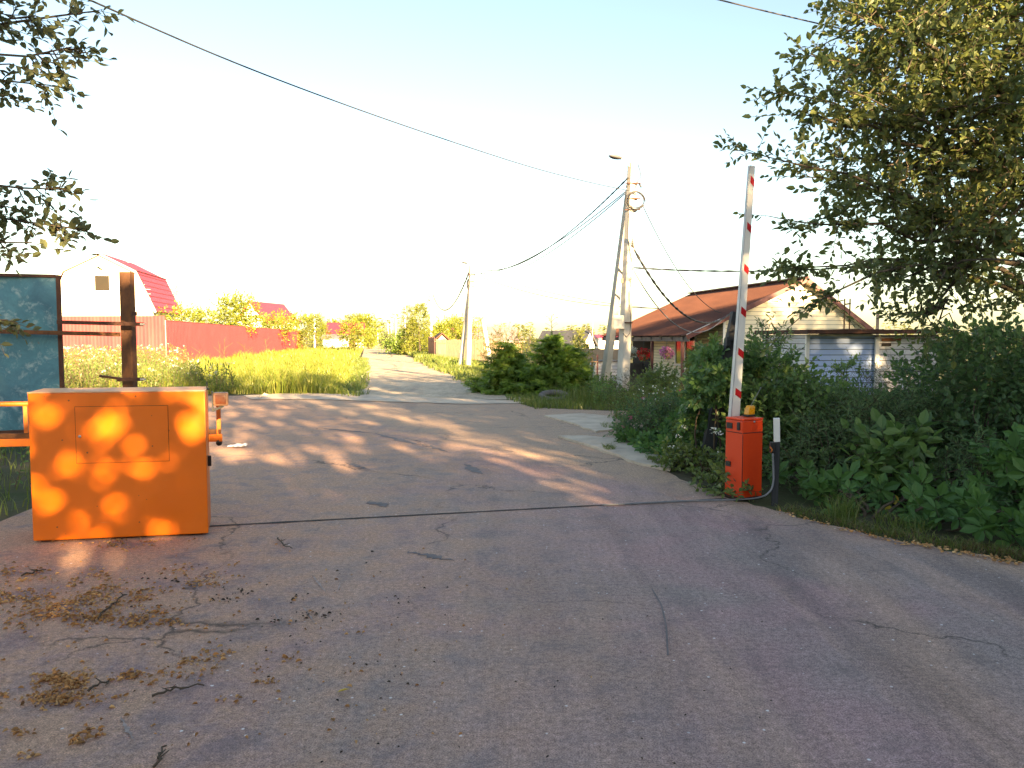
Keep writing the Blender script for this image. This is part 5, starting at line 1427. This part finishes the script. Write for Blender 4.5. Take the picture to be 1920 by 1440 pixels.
S_('ground_creeper', 'five-fingered creeper carpet along the hedge foot', 'creeper', gp_(1650, 975),
   [(A3(1530, 925, 7.9), (.26, .25, .12)), (A3(1590, 940, 7.6), (.3, .25, .13)), (A3(1650, 965, 7.2), (.28, .22, .12)), (A3(1720, 960, 7.2), (.34, .3, .16)), (A3(1780, 985, 6.8), (.3, .25, .16)), (A3(1860, 985, 6.5), (.34, .28, .2)), (A3(1480, 905, 8.2), (.16, .18, .12)), (A3(1925, 1000, 6.2), (.25, .25, .18))], 150, 2, .150, PALM, G['ground_vine'], .22, 10, flat=1.2, droop=.1, nrm=(-.35, -.7, .9))
S_('ground_creeper', 'hanging creeper leaves against the dark right edge', 'creeper', gp_(1890, 960), [(A3(1880, 850, 7.0), (.22, .2, .14)), (A3(1925, 880, 6.8), (.2, .2, .25)), (A3(1905, 930, 6.8), (.2, .2, .15))], 46, 2, .15, PALM, G['ground_vine'], .22, 5, flat=.9, droop=.3, nrm=(-.4, -.8, .7))
for (x, y, Y) in ((1662, 944, 7.35), (1674, 926, 7.5)):
    mb = MB(); p = np.array([A3(x, y, Y)]); leaves(mb, p, np.array([[.1, -.3, -.8]]), .11, ROUND, 0, 0, nrm=np.array([[0, -1.5, .3]]))
    tag(mb.build('yellow_leaf', G['yellow_leaf'], None, False, 0, p[0]), 'yellowed leaf hanging in the creeper, ' + ('the brighter lower one' if y == 944 else 'the upper paler one'), 'leaf', 'yellowed leaves')
# bare stalks at the dark hedge
mb = MB()
for a, b in (((1735, 905, 7.7), (1850, 872, 7.6)), ((1760, 915, 7.7), (1900, 885, 7.6)), ((1810, 860, 7.6), (1862, 875, 7.5)), ((1880, 880, 7.5), (1910, 940, 7.3))):
    mb.tube(curve_pts(A3(*a), A3(*b), 8, (0, 0, .04), .01), np.linspace(.009, .005, 8), 5)
tag(mb.build('bare_twigs', M['twig'], None, True, 0, A3(1810, 885, 7.7)), 'bare bent twigs poking from the dark hedge', 'twigs')

# ================================================================== WEEDS AND GRASS
def lane_x(y): return LANE0.x + AX.x/AX.y*(y - LANE0.y)
mg = MB()
poly = [(LANE0.x - .3, LANE0.y - 1.2), (-9.2, 23.2), (-15.5, 23.8), (-23, 28), (-24, 42), (f2.x+.2, 104), (lane_x(118)-.1, 118)]
P2d = in_poly(poly, 26000)
extra_near = in_poly([(LANE0.x-.2, LANE0.y-1.0), (-9.5, 23), (-14, 26), (-15, 40), (lane_x(48)-.1, 48)], 26000)
allp = np.concatenate([P2d, extra_near])
hh = rng.uniform(.45, 1.0, len(allp)) * (0.56 + .22*np.sin(allp[:, 0]*1.3+allp[:, 1]*.7)) * (1 + .25*np.sin(allp[:, 0]*3.1-allp[:, 1]*1.7))
edge = np.clip((lane_x(allp[:, 1]) - allp[:, 0])/1.2, .3, 1)
blades(mg, xyz(allp, -.01), hh*edge, .012 + .0006*allp[:, 1], .4)
o = mg.build('meadow_grass', G['grass']); tag(o, 'tall sunlit meadow grass between fence and lane', 'grass', None, 'stuff')
# weeds with white umbels at the meadow's near edge
wd = MB()
poly = [(-8.2, 22.9), (-14, 23.0), (-24, 26), (-25, 38), (-18, 40), (-12.5, 30)]
q = in_poly(poly, 2100)
h = rng.uniform(.55, 1.15, len(q))
near = q[:, 0] < -13
h *= np.where(near, 1.15, .8)
twigs(wd, xyz(q), np.stack([rng.normal(size=len(q))*.2, rng.normal(size=len(q))*.2, np.ones(len(q))], 1), h, 12, .13, LANCE, 0, 1, 1.3, -.05, .006, .7)
k = rng.uniform(size=len(q)) < .15
tops = xyz(q[k], h[k]*1.06)
for t_ in tops:
    p, d = in_blob(9, t_, (.07, .07, .015), .6); leaves(wd, p, d, .036, ROUND, 2, 2)
o = wd.build('flowering_weeds', [G['weed'], M['twig'], G['white_fl']]); tag(o, 'mass of leafy weeds with white umbel flowers below the maroon fence', 'weeds', None, 'stuff')
# a few dry tall stalks
ds = MB()
for x, y, yy in ((410, 690, 34), (420, 680, 34), (458, 690, 33), (475, 700, 33), (556, 650, 60), (505, 680, 40), (370, 700, 32)):
    b_ = fl(x, 700, yy); tp = at(x+rng.normal()*4, y-45, yy)
    ds.tube([b_, tp], [.012, .006], 4)
    for k in range(6):
        s = Vector(b_).lerp(tp, .5+.08*k); e = s + Vector((rng.normal()*.2, rng.normal()*.2, .25)); ds.tube([s, e], [.007, .004], 4)
tag(ds.build('dry_stalks', G['dry'], None, False, 0, fl(410, 700, 34)), 'dry pale stalks standing in the meadow before the maroon fence', 'stalks', None, 'stuff')
# verge grass: right of the lane, around spruces and poles, the hedge foot, left corner by the gate
vg = MB()
def verge(poly, n, h0, h1, w, mi=0, lean=.4):
    p = in_poly(poly, n); blades(vg, xyz(p, -.01), rng.uniform(h0, h1, n), w, lean, mi)
lr_ = lambda y: lane_x(y) + 4.4
verge([(lr_(24)+.2, 23.5), (.55, 21.1), g2(1005, 766), g2(1090, 769), g2(1160, 771), (4.2, 20), (5, 26), (2, 28)], 9000, .08, .26, .014)
verge([(.9, 21.6), g2(1100, 763), g2(1150, 765), (4.0, 19), (4.4, 24), (1.5, 24)], 2600, .2, .55, .014)
verge([(lr_(27), 27), (2.5, 27), (-1.5, 44), (lr_(42)+.1, 42)], 5000, .1, .4, .03)
verge([(lr_(43)+.1, 43), (-1.5, 44), (-6, 60), (-10, 90), (lr_(90), 90)], 6000, .2, .6, .06)
verge([(-4.75, 7.0), (-5.2, 12), (-8.4, 20.3), (-12, 22.2), (-20, 20), (-12, 8), (-7.2, 5.2)], 7000, .06, .30, .012)
for a, b in ((g2(1455, 957), g2(1560, 984)), (g2(1560, 982), g2(1660, 1008)), (g2(1660, 1005), g2(1790, 1030)), (g2(1790, 1028), g2(1940, 1056))):
    d = Vector((b[0]-a[0], b[1]-a[1], 0)); nn = Vector((d.y*-1, d.x, 0)).normalized()
    if nn.y < 0: nn = -nn
    pl_ = [a, b, (b[0]+nn.x*.24, b[1]+nn.y*.24), (a[0]+nn.x*.24, a[1]+nn.y*.24)]
    kd = 1 if a[0] < 3.3 else 2.6
    verge(pl_, 230, .03, .13, .006, 0, .9); verge(pl_, int(200*kd), .02, .11, .006, 1, 1.2)
verge([g2(1550, 975), g2(1600, 985), g2(1612, 965), g2(1565, 955)], 190, .14, .34, .007, 0, .8)
verge([g2(1640, 985), g2(1740, 1010), g2(1740, 990), g2(1650, 970)], 170, .08, .22, .007, 0, .9)
for a, b in (((1130, 840), (1160, 852)), ((1132, 805), (1165, 800)), ((1210, 862), (1240, 872)), ((1150, 780), (1180, 795))):
    c = gnd(*a); e = gnd(*b); verge([(c.x, c.y), (e.x, c.y-.03), (e.x, e.y+.25), (c.x, e.y+.22)], 260, .04, .14, .008, 0, .8)
verge([g2(950, 750), g2(1010, 769), (1.9, 22.8), (.1, 23.2)], 1500, .08, .24, .014)
for y0 in np.arange(22.6, 60, 1.2):
    for sd_, w_ in ((0, -1), (4.35, 1)):
        if sd_ and y0 < 24: continue
        x0 = lane_x(y0) + sd_ + rng.normal()*.12 - (.25 if (not sd_ and y0 < 24) else 0)
        q = np.stack([x0 + w_*rng.uniform(-.28, .35, 90), y0 + rng.uniform(-.7, .7, 90)], 1)
        blades(vg, xyz(q, -.01), rng.uniform(.08, .34, 90), .016 + .0005*y0, .6, 0)
verge([(4.3, 6.4), (5.6, 4.4), (9, .6), (14, -1), (14, 9), (6, 9)], 7000, .06, .3, .011)
o = vg.build('verge_grass', [G['verge'], G['dry']]); tag(o, 'short tufted grass along the verges and hedge foot', 'grass', None, 'stuff')
wv = MB()
q = in_poly([g2(1110, 764), g2(1165, 768), (4.3, 18.5), (4.8, 24), (2.4, 24)], 520)
twigs(wv, xyz(q), np.stack([rng.normal(size=len(q))*.3, rng.normal(size=len(q))*.3, np.ones(len(q))], 1), rng.uniform(.25, .65, len(q)), 9, .08, OVATE, 0, 1, 1.2, .0, .005, .7)
q = in_poly([(-5.3, 8.5), (-6, 13), (-12, 18), (-12, 9)], 420)
twigs(wv, xyz(q), np.stack([rng.normal(size=len(q))*.3, rng.normal(size=len(q))*.3, np.ones(len(q))], 1), rng.uniform(.2, .6, len(q)), 9, .08, OVATE, 0, 1, 1.2, .0, .005, .7)
q = in_poly([(3.0, 15.4), (5.4, 16.4), (9, 17), (8, 10), (4.5, 9.4), (2.6, 9.6), (2.2, 11.5)], 900)
twigs(wv, xyz(q), np.stack([rng.normal(size=len(q))*.3, rng.normal(size=len(q))*.3, np.ones(len(q))], 1), rng.uniform(.25, .8, len(q)), 10, .085, OVATE, 0, 1, 1.2, .0, .005, .7)
q = in_poly([(4.0, 7.6), (5.6, 5.6), (7.5, 3.2), (13, 1), (13, 9), (6.5, 9)], 1300)
twigs(wv, xyz(q), np.stack([rng.normal(size=len(q))*.3, rng.normal(size=len(q))*.3, np.ones(len(q))], 1), rng.uniform(.2, .7, len(q)), 9, .085, OVATE, 0, 1, 1.2, .0, .005, .7)
o = wv.build('ground_weeds', [G['shrub'], M['twig']]); tag(o, 'low mixed leafy weeds covering bare soil', 'weeds', None, 'stuff')

# ================================================================== SMALL THINGS ON THE GROUND
# half sunken tyre at the spruce's foot
tc = gnd(1040, 752); tyre = MB()
Rr, rr = .34, .09
n1, n2 = 40, 12
tv = []
for i in range(n1):
    a = i/n1*2*math.pi
    for j in range(n2):
        b_ = j/n2*2*math.pi; k = 1 + (.06 if (i % 2 == 0 and math.cos(b_) > .3) else 0)
        x = (Rr + rr*math.cos(b_)*k); v = Vector((x*math.cos(a), x*math.sin(a), rr*.85*math.sin(b_)*k + .05))
        v = Matrix.Rotation(math.radians(13), 3, 'X') @ v
        tv.append((tc.x + v.x, tc.y + .35 + v.y, v.z + .06))
tyre.add(tv, [(i*n2+j, ((i+1) % n1)*n2+j, ((i+1) % n1)*n2+(j+1) % n2, i*n2+(j+1) % n2) for i in range(n1) for j in range(n2)])
M['oldtyre'] = mat('weathered_tyre', (.17, .155, .145), (.09, .085, .08), .9, 9, bump=.5)
tag(tyre.build('tyre', M['oldtyre'], None, False, 0, tc), 'old tyre lying half sunken at the foot of the big spruce', 'tyre')
# scrap of white paper
pc = gnd(446, 838); sc_ = MB(); n = 7
vv = [(pc.x + (i/(n-1)-.5)*.26 + rng.normal()*.008, pc.y + (j/(n-1)-.5)*.20 + rng.normal()*.008, .012 + abs(rng.normal())*.022) for i in range(n) for j in range(n)]
sc_.add(vv, [(i*n+j, (i+1)*n+j, (i+1)*n+j+1, i*n+j+1) for i in range(n-1) for j in range(n-1)])
tag(sc_.build('paper_scrap', M['paper'], None, False, 0, pc), 'crumpled white paper scrap on the road right of the gate', 'paper')
pc = gnd(486, 745)
for k, (px, py, s, lab) in enumerate(((497, 743, .11, 'pale stone lying on the left end of the concrete strip'), (488, 746, .07, 'smaller pale stone beside the one on the concrete strip'))):
    c = gnd(px, py); m_ = MB().ball((c.x, c.y, s*.4), (s, s*.7, s*.5), 7, 4)
    m_.V[-1] = m_.V[-1] + rng.normal(size=m_.V[-1].shape)*s*.10
    tag(m_.build('stone', M['concrete'], None, False, 0, c), lab, 'stone')
# dry leaf litter: heaps swept to the near left, then scattered
lm = MB()
def litter(px0, py0, sx, sy, n, s, mi, clump=0):
    if clump:
        k0 = max(3, n//9); cx = px0 + rng.normal(size=k0)*sx; cy = py0 + rng.normal(size=k0)*sy
        i = rng.integers(0, k0, n); px = cx[i] + rng.normal(size=n)*13; py = cy[i] + rng.normal(size=n)*4.5
    else: px = px0 + rng.normal(size=n)*sx; py = py0 + rng.normal(size=n)*sy
    P = np.array([list(gnd(a, min(1500, max(1010, b)))) for a, b in zip(px, py)])
    k = (py > 1012); P = P[k]; n = len(P)
    P[:, 2] = .004 + rng.uniform(0, .010, n)
    a = rng.uniform(0, 6.28, n)
    d = np.stack([np.cos(a), np.sin(a), rng.uniform(-.05, .3, n)], 1)
    T = (OVATE[0]*np.array([1, .8, 1]) + np.array([0, 0, 1])*(-.5*(OVATE[0][:, :1]-.5)**2 + .45*np.abs(OVATE[0][:, 1:2])), OVATE[1])
    leaves(lm, P, d, s*rng.uniform(.45, 1.35, n), T, mi, 1.4)
for c in ((110, 1125, 50, 12, 130), (230, 1115, 60, 10, 130), (75, 1155, 28, 9, 70), (255, 1158, 40, 7, 90), (165, 1160, 45, 8, 70), (20, 1105, 22, 16, 60), (370, 1085, 40, 10, 50), (130, 1278, 22, 10, 75), (95, 1272, 18, 8, 30), (150, 1310, 40, 6, 50), (100, 1318, 25, 8, 30),
          (310, 1270, 35, 6, 40), (250, 1020, 45, 3, 60), (180, 1395, 25, 12, 18), (450, 1270, 60, 20, 30), (385, 1235, 20, 6, 24), (175, 1080, 20, 6, 24), (60, 1080, 30, 8, 20), (30, 1340, 30, 20, 16)):
    litter(c[0], c[1], c[2]*1.25, c[3]*1.3, int(c[4]*2.1), .027, 0, 1)
litter(350, 1200, 260, 110, 220, .024, 0)
litter(700, 1150, 220, 120, 50, .022, 0)
litter(480, 1110, 120, 60, 90, .022, 1, 1); litter(650, 1190, 120, 80, 40, .020, 1); litter(800, 1250, 320, 110, 45, .014, 1); litter(1250, 1250, 350, 110, 26, .013, 1)
o = lm.build('leaf_litter', [G['litter'], G['crumb']]); tag(o, 'dry brown leaf litter and crumbs scattered on the asphalt', 'leaf litter', None, 'stuff')
# a windrow of dead leaves and dry needles at the hedge foot
hm = MB()
for a, b, n in (((1560, 990), (1700, 1022), 90), ((1700, 1020), (1915, 1058), 200), ((1450, 957), (1560, 988), 50)):
    p0, p1 = gnd(*a), gnd(*b); t = rng.uniform(0, 1, n)
    P = np.array([list(p0.lerp(p1, x)) for x in t]); P[:, :2] += rng.normal(size=(n, 2))*.04; P[:, 2] = .012
    an_ = rng.uniform(0, 6.28, n); leaves(hm, P, np.stack([np.cos(an_), np.sin(an_), rng.uniform(0, .4, n)], 1), .03*rng.uniform(.5, 1.3, n), OVATE, 0, 1)
o = hm.build('edge_litter', G['litter']); tag(o, 'dead leaves gathered along the road edge below the hedge', 'leaf litter', None, 'stuff')
# twigs
def twig(label, pts, r=.006, forks=3):
    P = np.array([list(gnd(*p, .012)) for p in pts]); t = np.linspace(0, len(P)-1, 10)
    Q2 = np.stack([np.interp(t, np.arange(len(P)), P[:, k]) for k in range(3)], 1); Q2[1:-1, :2] += rng.normal(size=(8, 2))*.008; Q2[1:-1, 2] += rng.uniform(0, .012, 8)
    mb = MB().tube(Q2, np.linspace(r, r*.5, 10), 6)
    for k in range(forks):
        i = int(rng.integers(2, 9)); a = rng.uniform(0, 6.28); mb.tube([Q2[i], Q2[i] + np.array([math.cos(a)*.05, math.sin(a)*.05, .008])], [r*.6, r*.3], 5)
    tag(mb.build('fallen_twig', M['twig'], None, True, 0, gnd(*pts[0])), label, 'twig', 'fallen twigs')
twig('thin curved twig lying at the bottom edge of the road', [(288, 1438), (300, 1415), (312, 1398)], .006, 2)
twig('pale forked twig lying in the largest leaf heap', [(185, 1160), (215, 1130), (238, 1115)], .007, 3)
twig('dark twig on the bare asphalt below the orange box', [(40, 1080), (62, 1074), (86, 1068)], .007, 3)
twig('crooked twig right of the orange box foot', [(521, 1008), (530, 1022), (548, 1028)], .006, 5)
twig('short straight twig between the two lower leaf heaps', [(165, 1296), (185, 1285), (205, 1277)], .007, 2)
twig('long dark twig under the scattered middle leaves', [(285, 1305), (320, 1295), (383, 1285)], .006, 4)
c = gnd(632, 1304); mb = MB(); leaves(mb, np.array([[c.x, c.y, .015]]), np.array([[.8, .3, .2]]), .06, OVATE, 0, 1.0)
tag(mb.build('fallen_leaf', G['yellow_leaf'], None, False, 0, c), 'single olive yellow leaf lying alone on the near road', 'leaf')
